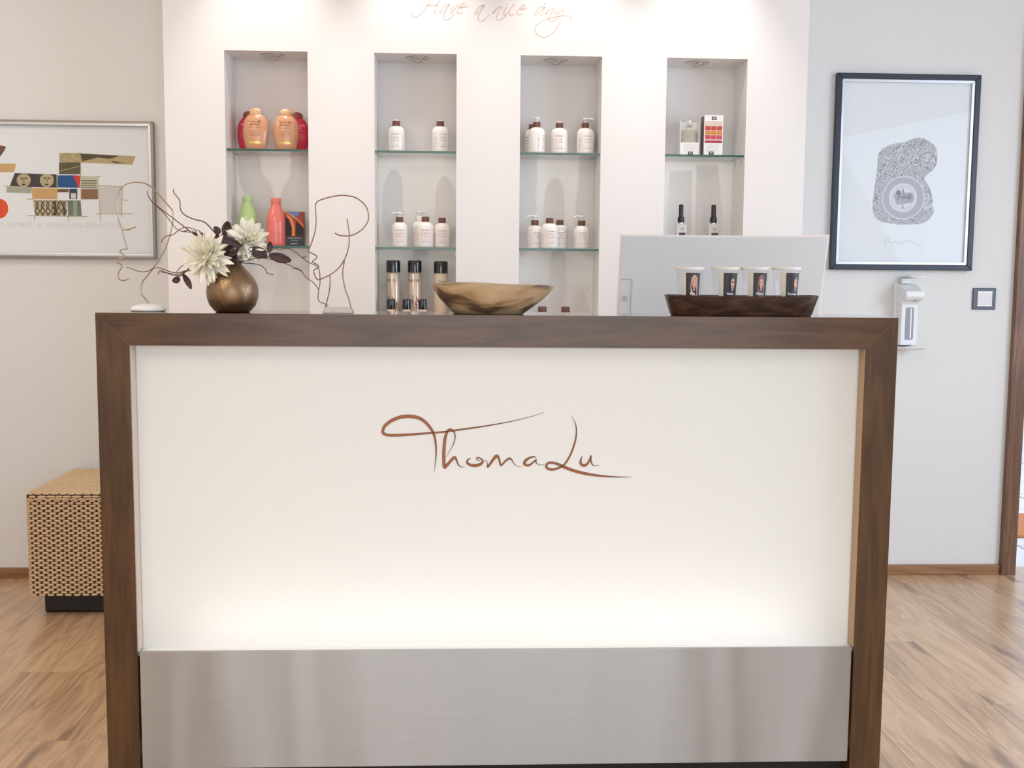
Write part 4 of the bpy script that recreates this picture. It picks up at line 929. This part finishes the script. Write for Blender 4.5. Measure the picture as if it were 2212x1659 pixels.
# ------------------------------------------------------------------ vase
def vase_mat():
    M = bpy.data.materials.new('bronze_vase'); M.use_nodes = True; nt = M.node_tree; b = nt.nodes['Principled BSDF']; N = nt.nodes.new; L = nt.links.new
    b.inputs['Base Color'].default_value = (*lin((144, 119, 92)), 1); b.inputs['Metallic'].default_value = .95; b.inputs['Roughness'].default_value = .36
    tc = N('ShaderNodeTexCoord'); sx = N('ShaderNodeSeparateXYZ'); L(tc.outputs['Object'], sx.inputs[0])
    at_ = N('ShaderNodeMath'); at_.operation = 'ARCTAN2'; L(sx.outputs[1], at_.inputs[0]); L(sx.outputs[0], at_.inputs[1])
    s = N('ShaderNodeMath'); s.operation = 'MULTIPLY'; s.inputs[1].default_value = 14/(2*PI); L(at_.outputs[0], s.inputs[0])
    pp = N('ShaderNodeMath'); pp.operation = 'PINGPONG'; pp.inputs[1].default_value = 1; L(s.outputs[0], pp.inputs[0])
    a = N('ShaderNodeMath'); a.operation = 'MULTIPLY_ADD'; a.inputs[1].default_value = .022; L(pp.outputs[0], a.inputs[0]); L(sx.outputs[2], a.inputs[2])
    q = N('ShaderNodeMath'); q.operation = 'MULTIPLY'; q.inputs[1].default_value = 330; L(a.outputs[0], q.inputs[0])
    r = N('ShaderNodeMath'); r.operation = 'PINGPONG'; r.inputs[1].default_value = 1; L(q.outputs[0], r.inputs[0])
    n = N('ShaderNodeTexNoise'); n.inputs['Scale'].default_value = 90; L(tc.outputs['Object'], n.inputs['Vector'])
    ad = N('ShaderNodeMath'); ad.operation = 'MULTIPLY'; L(r.outputs[0], ad.inputs[0]); L(n.outputs['Fac'], ad.inputs[1])
    bp = N('ShaderNodeBump'); bp.inputs['Strength'].default_value = .38; bp.inputs['Distance'].default_value = .0014; L(ad.outputs[0], bp.inputs['Height']); L(bp.outputs[0], b.inputs['Normal'])
    return M
VY = 2.585; vc = at(503, 675, VY)
pr = [(.036, 0), (.041, .003), (.052, .016), (.0575, .032), (.059, .046), (.0565, .063), (.049, .079), (.038, .092), (.030, .100), (.024, .107), (.019, .113), (.0175, .116), (.0155, .115), (.0155, .109), (.022, .098)]
vs_ = tag(fin('flower_vase', lathe(B(), pr, 48), vase_mat(), None, True), 'round bronze vase with embossed leaf pattern under the white flowers', 'vase')
vs_.location = (vc.x, VY, CZ)
VT = Vector((vc.x, VY, CZ+.11))
# flowers
M_petal = mat('cream_petal', (236, 232, 214), .6, noise=(30, .05)); M_petin = mat('lemon_petal', (226, 222, 176), .6)
M_leaf = mat('burgundy_leaf', (62, 36, 42), .5, noise=(30, .2)); M_twig = mat('twig_brown', (92, 66, 54), .8); M_stem = mat('stem_green', (176, 184, 160), .6)
def petal_bm(L, W, curl, tip=1.0, cup=.25):
    bm = B(); n = 7; rows = []
    for i in range(n+1):
        t = i/n; w_ = W*(math.sin(PI*min(1, t*.9+.08))**.7)*(1-.0*t) if t < 1 else 0
        if i == n: w_ = W*.03
        x = L*(t-.12*t*t*abs(curl)); z = curl*L*.45*t*t
        rows.append([bm.verts.new((x, -w_/2, z+cup*w_*.5)), bm.verts.new((x, 0, z)), bm.verts.new((x, w_/2, z+cup*w_*.5))])
    for a_, b_ in zip(rows, rows[1:]):
        for k_ in range(2): bm.faces.new((a_[k_], b_[k_], b_[k_+1], a_[k_+1]))
    return bm
def mesh_of(bm, m_, nm):
    me = bpy.data.meshes.new(nm)
    for f in bm.faces: f.smooth = True
    bm.normal_update(); bm.to_mesh(me); bm.free(); me.materials.append(m_); return me
def flower(center, axis, R, lab, rings, wid, jit):
    f = thing('white_flower', lab, 'flower', tuple(center), 'white flowers in the bronze vase')
    ax = Vector(axis).normalized(); base = ax.to_track_quat('Z', 'Y')
    protos = [mesh_of(petal_bm(1.0, wid*random.uniform(.85, 1.15), cu, cup=cp_), M_petal, 'petal') for cu, cp_ in ((.35, .3), (.15, .4), (-.2, .3), (-.45, .2), (.5, .5))]
    inner = mesh_of(petal_bm(1.0, wid*1.3, .9, cup=.7), M_petin, 'petal')
    k = 0
    for n, elev, ln in rings:
        for i in range(n):
            az = 2*PI*(i+.5*(k % 2))/n+random.uniform(-jit, jit); el = math.radians(elev+random.uniform(-9, 9)); l = R*ln*random.uniform(.85, 1.12)
            me = inner if elev > 68 else random.choice(protos)
            o = bpy.data.objects.new('petal', me); COL.objects.link(o); o.parent = f
            q = base @ (Matrix.Rotation(az, 4, 'Z') @ Matrix.Rotation(-el, 4, 'Y') @ Matrix.Rotation(random.uniform(-.5, .5), 4, 'X')).to_quaternion()
            o.rotation_mode = 'QUATERNION'; o.rotation_quaternion = q; o.scale = (l, l, l)
        k += 1
    c = fin('flower_centre', lathe(B(), [(.3*R*.45, -.1*R), (.4*R*.45, 0), (.3*R*.45, .2*R), (.05*R, .28*R)], 16, local_c(base, R)), M_petin, f, True, local=True)
    c.rotation_mode = 'QUATERNION'; c.rotation_quaternion = base
    return f
def local_c(base, R): return (0, 0, 0)
FC1 = at(448, 556, 2.55); f1 = flower(FC1, (-.35, -1, .08), .060, 'large cream white bloom on the left, hanging over the vase rim', [(18, -14, 1.0), (20, 0, 1.05), (20, 12, 1.0), (19, 25, .92), (17, 38, .8), (14, 52, .64), (11, 65, .48), (8, 78, .32)], .22, .2)
FC2 = at(533, 522, 2.60); f2 = flower(FC2, (.35, -.75, .25), .050, 'cream white bloom at the upper right of the vase', [(10, -25, 1.0), (14, -4, 1.1), (16, 14, 1.08), (16, 32, 1.0), (14, 50, .85), (10, 66, .6), (7, 78, .4)], .30, .3)
fin('stem', tube(B(), smooth_path([FC1, FC1+Vector((.02, .02, -.03)), VT+Vector((-.006, 0, 0)), VT+Vector((0, 0, -.06))], 5), .002, 6), M_stem, f1, True)
fin('stem', tube(B(), smooth_path([FC2, FC2+Vector((-.005, 0, -.03)), VT+Vector((.006, 0, 0)), VT+Vector((.004, 0, -.06))], 5), .002, 6), M_stem, f2, True)
def leaf(par, cx_, cy_, L, W, ang, Y, ox=360, oy=450, sc=6.914, turn=0.0):
    """oval leaf, crop pixel centre and size, ang = direction of the tip in degrees anticlockwise"""
    c = at(ox+cx_/sc, oy+cy_/sc, Y); k = Y/F_PX/sc; L *= k; W *= k; bm = B(); n = 9; rows = []
    d = Vector((math.cos(math.radians(ang)), 0, math.sin(math.radians(ang)))); s = Vector((-d.z, 0, d.x)); s = (s*math.cos(turn)+Vector((0, 1, 0))*math.sin(turn))
    for i in range(n+1):
        t = i/n; w_ = W*(math.sin(PI*(.04+.92*t))**.62)*(1-.12*t)
        row = []
        for j in (-1, -.5, 0, .5, 1):
            row.append(bm.verts.new(c+d*(L*(t-.5))+s*(w_/2*j)+Vector((0, -1, 0))*(.12*W*(j*j)-.12*L*math.sin(PI*t))))
        rows.append(row)
    for a_, b_ in zip(rows, rows[1:]):
        for j in range(4): bm.faces.new((a_[j], a_[j+1], b_[j+1], b_[j]))
    lf = fin('leaf', bm, M_leaf, par, True)
    sd = lf.modifiers.new('thick', 'SOLIDIFY'); sd.thickness = .0006
    return lf
c1o = dict(ox=230, oy=370, sc=3.687)
# centre spray of dark leaves
lb = thing('dark_leaf_spray', 'dense burgundy leaf spray between the two white blooms', 'leaf spray', tuple(VT), 'burgundy leaf sprays')
fin('stem', tube(B(), smooth_path([VT+Vector((0, .004, -.05)), VT+Vector((0, .004, .02)), at(492, 520, 2.6), at(494, 490, 2.6)], 5), .0014, 6), M_twig, lb, True)
for a in ((895,300,210,150,75,2.60), (755,325,130,100,130,2.60), (742,480,210,105,75,2.585), (900,430,230,150,100,2.61), (960,500,300,140,-20,2.56), (900,620,300,120,10,2.57), (990,740,250,180,100,2.56), (1040,590,220,80,30,2.555), (900,720,220,120,60,2.57), (820,560,200,110,-30,2.575), (860,440,220,110,85,2.57), (1000,660,200,90,35,2.555), (440,395,95,60,150,2.59), (545,395,80,50,130,2.59)): leaf(lb, *a, turn=random.uniform(-.3, .3))
# right spray
rb = thing('right_leaf_sprig', 'sprig of four burgundy leaves reaching right from the vase', 'leaf spray', tuple(VT), 'burgundy leaf sprays')
fin('stem', wire(B(), [(1040,800),(1080,720),(1150,695),(1240,690),(1290,680)], 230, 370, 3.687, 2.585, .0013, sub=4), M_twig, rb, True)
for a in ((1350,640,285,150,172,2.58), (1395,705,210,85,-178,2.575), (1540,577,165,95,85,2.585), (1695,742,330,155,-14,2.58)): leaf(rb, *a)
# left small sprig
lb2 = thing('left_leaf_sprig', 'small sprig of two burgundy leaves hanging at the lower left of the flowers', 'leaf spray', tuple(at(398, 590, 2.58)), 'burgundy leaf sprays')
fin('stem', wire(B(), [(680,770),(640,790),(600,830),(560,838)], 230, 370, 3.687, 2.58, .001), M_twig, lb2, True)
for a in ((145,1070,120,105,200,2.58), (310,1095,240,95,-62,2.58)): leaf(lb2, *a)
TW = [
 ('curly twig bending high over the copper free side, tallest left twig', [[(536,142),(533,165),(560,200),(585,240),(588,300),(620,345),(690,380),(770,400),(810,430),(850,475),(900,530),(980,640),(1030,760),(1040,830)]], 2.60, .0012),
 ('fine twig crossing the silver wire head at eye height', [[(327,155),(328,185),(350,225),(368,250)], [(368,250),(430,305),(480,360),(525,420),(560,460),(610,480),(690,488),(760,520),(850,600),(960,720),(1030,800)], [(438,568),(450,540),(480,515),(530,505),(575,470),(620,447),(680,455),(740,485),(780,520)], [(615,470),(630,480),(640,466),(655,474)], [(680,470),(694,484),(712,482),(705,498)], [(715,478),(735,470),(750,490),(735,505),(720,498)]], 2.575, .0009),
 ('low bundle of thin twigs reaching left to the chin of the silver wire head', [[(158,765),(200,775),(260,798),(320,798),(380,772),(430,772),(490,795),(560,808),(640,790),(720,760),(900,760),(1020,820)], [(410,820),(428,790),(470,805),(540,830),(600,820),(660,770)], [(430,800),(500,812),(560,822),(620,800),(670,765)], [(560,800),(590,765),(630,745),(680,750)], [(600,830),(630,800),(670,790),(730,780)]], 2.57, .0009),
 ('long wavy twig reaching right and down in front of the copper wire head', [[(1080,720),(1200,690),(1300,640),(1340,616),(1385,622),(1440,612),(1500,640),(1560,690),(1610,725),(1670,755),(1695,790),(1700,850),(1700,900),(1690,950),(1685,1010),(1700,1040),(1740,1055),(1765,1075)], [(1556,684),(1588,684)], [(1560,690),(1585,680)]], 2.57, .0009),
 ('forked twig below the right leaves ending near the copper wire head', [[(1100,715),(1250,690),(1440,740),(1490,770),(1550,795),(1590,845),(1640,880),(1672,915),(1690,945)], [(1490,770),(1535,772)], [(1530,780),(1562,796)]], 2.58, .0009),
 ('short pale twig hanging right of the vase neck', [[(1080,730),(1150,735),(1220,745),(1265,780),(1280,810),(1330,824)]], 2.59, .0009)]
for i, (lab, sts, Y, r) in enumerate(TW):
    t = thing('curly_twig', ['tallest curly twig, rising left above the dark leaves', 'twig crossing the silver wire head at eye height', 'low twig bundle reaching left to the chin of the silver wire head', 'long wavy twig reaching right down before the copper wire head', 'twig below the right leaves ending at the copper wire head', 'short pale twig hanging right of the vase'][i], 'twig', tuple(VT), 'curly twigs in the bronze vase')
    for k, st in enumerate(sts):
        fin('branch' if k == 0 else 'twiglet', wire(B(), st, 230, 370, 3.687, Y, r, .006 if len(st) > 4 else 0, i*1.7, taper=(lambda u, r=r: r*(.75+.6*u)) if k == 0 and i not in (3, 4, 5) else r), M_twig, t, True)
    # the twig's foot runs down into the vase
    l0 = sts[-1 if i == 99 else 0]; e_ = l0[-1] if i < 3 else l0[0]; q = at(230+e_[0]/3.687, 370+e_[1]/3.687, Y)
    fin('stem', tube(B(), smooth_path([q, VT+Vector(((i-2.5)*.003, -.004, .0)), VT+Vector(((i-2.5)*.002, 0, -.05))], 4), r*1.2, 6), M_twig, t, True)
# ------------------------------------------------------------------ wooden bowl
def bowl_mat():
    M = bpy.data.materials.new('bowl_wood'); M.use_nodes = True; nt = M.node_tree; b = nt.nodes['Principled BSDF']; N = nt.nodes.new; L = nt.links.new
    tc = N('ShaderNodeTexCoord'); mp = N('ShaderNodeMapping'); mp.inputs['Rotation'].default_value = (0, .35, 0); mp.inputs['Scale'].default_value = (4.5, 8, 16); L(tc.outputs['Object'], mp.inputs['Vector'])
    n = N('ShaderNodeTexNoise'); n.inputs['Scale'].default_value = 1.3; n.inputs['Detail'].default_value = 2; n.inputs['Distortion'].default_value = 1.0; L(mp.outputs[0], n.inputs['Vector'])
    r = ramp(nt, [(.30, (72, 52, 46)), (.41, (104, 82, 64)), (.46, (150, 122, 88)), (.52, (180, 154, 118)), (.75, (200, 176, 144))]); L(n.outputs['Fac'], r.inputs[0])
    m2 = N('ShaderNodeMapping'); m2.inputs['Scale'].default_value = (10, 60, 160); m2.inputs['Rotation'].default_value = (0, .3, 0); L(tc.outputs['Object'], m2.inputs['Vector'])
    n2 = N('ShaderNodeTexNoise'); n2.inputs['Scale'].default_value = 2; n2.inputs['Detail'].default_value = 5; L(m2.outputs[0], n2.inputs['Vector'])
    mr = N('ShaderNodeMapRange'); mr.inputs[3].default_value = .82; mr.inputs[4].default_value = 1.15; L(n2.outputs['Fac'], mr.inputs[0])
    sc_ = N('ShaderNodeVectorMath'); sc_.operation = 'SCALE'; L(r.outputs[0], sc_.inputs[0]); L(mr.outputs[0], sc_.inputs['Scale']); L(sc_.outputs[0], b.inputs['Base Color'])
    b.inputs['Roughness'].default_value = .4; return M
BY = 2.585; xa, xb = at(933, 620, BY).x, at(1196, 622, BY).x; bc = (xa+xb)/2; hw = (xb-xa)/2
bm = B(); seg = 64; rings = []
def rimz(a):   # rim rises a little to the left and behind
    return .0665 + .003*(-math.cos(a)) + .0035*math.sin(a)*(.35+.65*(math.sin(2.2*a+.4)**2))
OUT = [(.50, .55, 0), (.565, .62, .008), (.70, .74, .24), (.845, .88, .52), (.955, .96, .80), (.992, 1.0, .95), (1.0, 1.0, 1.0), (.975, .96, 1.025), (.90, .86, 1.0), (.80, .76, .75), (.60, .55, .38), (.30, .28, .24), (.02, .02, .22)]
for fx, fy, fz in OUT:
    ring = []
    for i in range(seg):
        a = 2*PI*i/seg; ca, sa = math.cos(a), math.sin(a)
        sq = 1.0/((abs(ca)**2.3+abs(sa)**2.3)**(1/2.3))
        wob = 1+.02*math.sin(3*a+1)*fz
        off = -.010*(1-fz) if True else 0
        ring.append(bm.verts.new((bc+off+hw*fx*ca*sq*(1.0 if ca < 0 else 1.0)*min(1, 1), BY+.092*fy*sa*sq*wob, CZ+rimz(a)*fz)))
    rings.append(ring)
for a_, b_ in zip(rings, rings[1:]):
    for i in range(seg): bm.faces.new((a_[i], a_[(i+1) % seg], b_[(i+1) % seg], b_[i]))
bm.faces.new(rings[0][::-1]); bm.faces.new(rings[-1])
bw = fin('wooden_bowl', bm, bowl_mat(), None, True); tag(bw, 'wide light wooden bowl with dark grain in the middle of the counter', 'bowl')
bw.data.transform(Matrix.Translation((-bc, -BY, -CZ))); bw.location = (bc, BY, CZ)
# ------------------------------------------------------------------ dark tray with four cups
TY = 2.585; xa, xb = at(1437, 642, TY).x, at(1764, 642, TY).x; tc_ = (xa+xb)/2; hw = (xb-xa)/2
bm = B(); rings = []; seg = 64
TP = [(.905, .74, 0), (.925, .78, .004), (1.0, 1.0, .046), (.985, .95, .0475), (.90, .74, .012), (.02, .02, .010)]
for fx, fy, z in TP:
    ring = []
    for i in range(seg):
        a = 2*PI*i/seg; ca, sa = math.cos(a), math.sin(a); sq = 1.0/((abs(ca)**5+abs(sa)**5)**(1/5))
        X = hw*fx*ca*sq; Yb = .062*fy*sa*sq*(1-.35*(abs(ca*sq)**2.5))
        zz = z*(1+(.03 if z > .03 else 0)*math.cos(a)*0)
        if z > .03: zz += .0022*abs(ca*sq)**3-.0012
        ring.append(bm.verts.new((tc_+X, TY+Yb, CZ+zz)))
    rings.append(ring)
for a_, b_ in zip(rings, rings[1:]):
    for i in range(seg): bm.faces.new((a_[i], a_[(i+1) % seg], b_[(i+1) % seg], b_[i]))
bm.faces.new(rings[0][::-1]); bm.faces.new(rings[-1])
tr = fin('serving_tray', bm, wood('tray_walnut', [(.2, (34, 22, 18)), (.5, (62, 42, 32)), (.8, (96, 66, 48))], 'X', 2.2, .35), None, True)
tag(tr, 'long dark walnut tray holding four clear cups before the monitor', 'tray')
tr.data.transform(Matrix.Translation((-tc_, -TY, -CZ))); tr.location = (tc_, TY, CZ)
M_cupw = mat('cup_white_sleeve', (226, 220, 208), .5); M_card = mat('photo_card_dark', (40, 38, 44), .45); M_rim = mat('cup_rim', (226, 226, 222), .2)
SK = (206, 160, 140)
def cup(px, rot, lab, hair, skin, cloth, word, side, facex, glasses=False):
    c = at(px, 640, TY); t = thing('photo_cup', lab, 'cup', (c.x, TY, CZ+.0105), 'clear cups with portrait cards on the tray')
    H = at(px, 577, TY).z-CZ-.0105
    def R(z): return .0250+.0068*z/H
    fin('cup_wall', lathe(B(), [(R(0), 0), (R(H*.5), H*.5), (R(H*.88), H*.88), (R(H*.88)+.0012, H*.89), (R(H)+.0005, H-.004)], 36, (c.x, TY, CZ+.0105), cap=False), M_cupglass, t, True)
    fin('rim', lathe(B(), [(R(H)-.0005, H-.007), (R(H)+.001, H-.0065), (R(H)+.0022, H-.001), (R(H)+.0012, H), (R(H)-.001, H-.001), (R(H)-.0005, H-.007)], 36, (c.x, TY, CZ+.0105), cap=False), M_rim, t, True)
    fin('cup_base', lathe(B(), [(R(0)-.001, .0005), (R(0), .002)], 28, (c.x, TY, CZ+.0105)), M_cupglass, t, True)
    def patch(nm, pts, m_, dr, par):
        """pts in card units: u -1..1 across, v 0..1 up; wrapped on the cup"""
        bm = B(); loc = []
        vs = []
        for u, v in pts:
            z = H*(.30+.57*v); r = R(z)+dr; a = rot+u*.58; vs.append(bm.verts.new((c.x+r*math.sin(a), TY-r*math.cos(a), CZ+.0105+z)))
        f = bm.faces.new(vs); 
        return fin(nm, bm, m_, par)
    def grid(nm, u0, u1, v0, v1, m_, dr, par, n=8):
        bm = B(); lo, hi = [], []
        for i in range(n+1):
            u = u0+(u1-u0)*i/n
            for v, arr in ((v0, lo), (v1, hi)):
                z = H*(.30+.57*v); r = R(z)+dr; a = rot+u*.58; arr.append(bm.verts.new((c.x+r*math.sin(a), TY-r*math.cos(a), CZ+.0105+z)))
        for i in range(n): bm.faces.new((lo[i], lo[i+1], hi[i+1], hi[i]))
        return fin(nm, bm, m_, par)
    grid('paper_sleeve', -1.75, 1.2, -.50, 1.03, M_cupw, -.0010, t, 14)
    cd_ = grid('portrait_card', -1, 1, -.45, 1, M_card, .0004, t)
    def el(cx_, cy_, ru, rv, n=18): return [(cx_+ru*math.cos(k*2*PI/n), cy_+rv*math.sin(k*2*PI/n)) for k in range(n)]
    patch('portrait_clothes', [(facex-.75, -.1), (facex+.75, -.1), (facex+.65, .2), (facex+.3, .36), (facex-.3, .36), (facex-.65, .2)], mat('cloth_%d_%d_%d' % cloth, cloth, .6), .0007, cd_)
    if hair[1]: patch('portrait_hair', [(facex-.42, .12), (facex-.5, .5), (facex-.40, .78), (facex-.15, .92), (facex+.18, .92), (facex+.42, .78), (facex+.52, .45), (facex+.55, .05), (facex+.2, .02)], mat('hair_%d_%d_%d' % hair[0], hair[0], .6), .0010, cd_)
    else: patch('portrait_hair', el(facex, .68, .33, .19), mat('hair_%d_%d_%d' % hair[0], hair[0], .6), .0010, cd_)
    patch('portrait_neck', [(facex-.15, .28), (facex+.15, .28), (facex+.15, .46), (facex-.15, .46)], mat('skin_dark', (176, 130, 112), .6), .0013, cd_)
    patch('portrait_face', el(facex, .58, .28, .20), mat('skin', SK, .6), .0016, cd_)
    fm = mat('feature_brown', (96, 60, 52), .6)
    for dx in (-.12, .12): patch('portrait_eye', el(facex+dx, .62, .05, .018, 8), fm, .0019, cd_)
    patch('portrait_mouth', el(facex, .47, .09, .018, 8), mat('feature_red', (150, 76, 74), .6), .0019, cd_)
    if glasses:
        for dx in (-.13, .13):
            patch('portrait_glasses', [(facex+dx-.11, .66), (facex+dx+.11, .66), (facex+dx+.11, .64), (facex+dx-.11, .64)], mat('feature_black', (30, 26, 28), .6), .0021, cd_)
    z = H*(.30+.57*.13); r = R(z)+.0016; bm = text_bm(word, .0078, None, 0, z, wrap=(r, rot-.05), bold=.00025, xs=.95)
    for v in bm.verts: v.co += Vector((c.x, TY, CZ+.0105))
    fin('card_print', bm, mat('print_white', (228, 226, 226), .5), cd_)
    return t
cup(1489, .1, 'leftmost clear cup, portrait card of a person with long blond hair', ((196, 160, 136), True), SK, (70, 60, 64), 'Pille', 0, .1)
cup(1566, .22, 'second clear cup, portrait card of a person wearing glasses', ((70, 56, 52), False), SK, (28, 26, 30), 'Gaius', 0, .22, True)
cup(1630, .20, 'third clear cup, portrait card of a person with wavy light brown hair', ((140, 110, 96), True), SK, (96, 98, 108), 'TRIIN', 0, .05)
cup(1697, .30, 'rightmost clear cup, portrait card of a person with short hair in grey', ((104, 84, 76), False), SK, (90, 90, 98), 'Thomas', 0, .35)
# ------------------------------------------------------------------ computer (seen from behind)
mo = thing('desktop_computer', 'silver all-in-one computer seen from behind at the right of the counter', 'computer', (at(1565, 600, 3.15).x, 3.15, .74))
M_sil = mat('silver_back', (210, 210, 211), .45, metal=.1); M_silr = mat('silver_rim', (236, 226, 222), .35, metal=.1)
YT, YBm = 3.08, 3.16
TL, TR = at(1343, 506, YT), at(1793, 507, YT); BL, BR = at(1331, 700, YBm), at(1767, 700, YBm)
BL = at(1333.5-.0595*40, 675+40, YBm); BR = at(1771-.131*40, 675+40, YBm)
def sheet(inset, dy, th, bul, n=16, m_=10):
    bm = B(); f_, b_ = [], []
    for j in range(m_+1):
        v = j/m_; ra, rb_ = [], []
        for i in range(n+1):
            u = i/n; uu = inset+(1-2*inset)*u; vv_ = inset*2.6+(1-inset*2.6)*v
            p = TL.lerp(TR, uu).lerp(BL.lerp(BR, uu), vv_)
            s = 4*u*(1-u); p = p+Vector((0, dy-bul*s, -.0028*s*(1-v)))
            ra.append(bm.verts.new(p)); rb_.append(bm.verts.new(p+Vector((0, th, 0))))
        f_.append(ra); b_.append(rb_)
    for j in range(m_):
        for i in range(n):
            bm.faces.new((f_[j][i], f_[j+1][i], f_[j+1][i+1], f_[j][i+1])); bm.faces.new((b_[j][i], b_[j][i+1], b_[j+1][i+1], b_[j+1][i]))
    for j in range(m_):
        bm.faces.new((f_[j][0], b_[j][0], b_[j+1][0], f_[j+1][0])); bm.faces.new((f_[j][n], f_[j+1][n], b_[j+1][n], b_[j][n]))
    for i in range(n):
        bm.faces.new((f_[0][i], f_[0][i+1], b_[0][i+1], b_[0][i])); bm.faces.new((f_[m_][i], b_[m_][i], b_[m_][i+1], f_[m_][i+1]))
    bmesh.ops.recalc_face_normals(bm, faces=bm.faces[:]); return bm
fin('back_cover', sheet(.008, .001, .010, .006), M_sil, mo, True)
fin('edge_rim', sheet(0, .0025, .016, .006), M_silr, mo, False, bevel=.001)
fin('screen', sheet(.02, .0205, .002, .006), M_black, mo, True)
a = at(1341.5, 603, YT+.038); b = at(1365, 604, YT+.038); c = at(1361, 690, YBm-.02); d = at(1337, 690, YBm-.02)
bm = B(); ribbon(bm, [(a.x, a.z, .0012), (b.x, b.z, .0012), (b.x+.0001, b.z-.001, .0012), (c.x, c.z, .0012)], 0, .0006)
for v in bm.verts: v.co.y += 3.08+(a.z-v.co.z)*.0+.036 if False else 0
def on_back(x, z):   # y of the cover at height z, left third
    t = (TL.z-z)/(TL.z-BL.z); u = (x-TL.x)/(TR.x-TL.x); s = 4*u*(1-u)
    return TL.y+(BL.y-TL.y)*(.004+.996*t)-.006*s-.0008
for v in bm.verts: v.co.y += on_back(v.co.x, v.co.z)
fin('hatch_seam', bm, mat('seam_grey', (150, 150, 150), .6), mo)
bm = B()
for px in (1348.5, 1352, 1355.5):
    t_ = at(px, 640, 3.11); b_ = at(px-.4, 651, 3.115); ribbon(bm, [(t_.x, t_.z, .0008), (b_.x, b_.z, .0008)], 0, .0004)
for v in bm.verts: v.co.y += on_back(v.co.x, v.co.z)
fin('vent_slot', bm, mat('slot_grey', (110, 110, 112), .6), mo)
mx_ = (BL.x+BR.x)/2
fin('stand', yprof(B(), [(3.15, BL.z+.02), (3.13, BL.z-.02), (3.11, .748), (3.125, .748), (3.15, BL.z-.02), (3.165, BL.z+.02)], mx_-.09, mx_+.09), M_sil, mo, bevel=.002)
fin('foot', BX(mx_-.11, mx_+.11, 3.06, 3.26, .74, .749), M_sil, mo, bevel=.002)
fin('chin', BX(BL.x+.01, BR.x-.01, YBm-.005, YBm+.02, BL.z-.05, BL.z), M_sil, mo, bevel=.002)
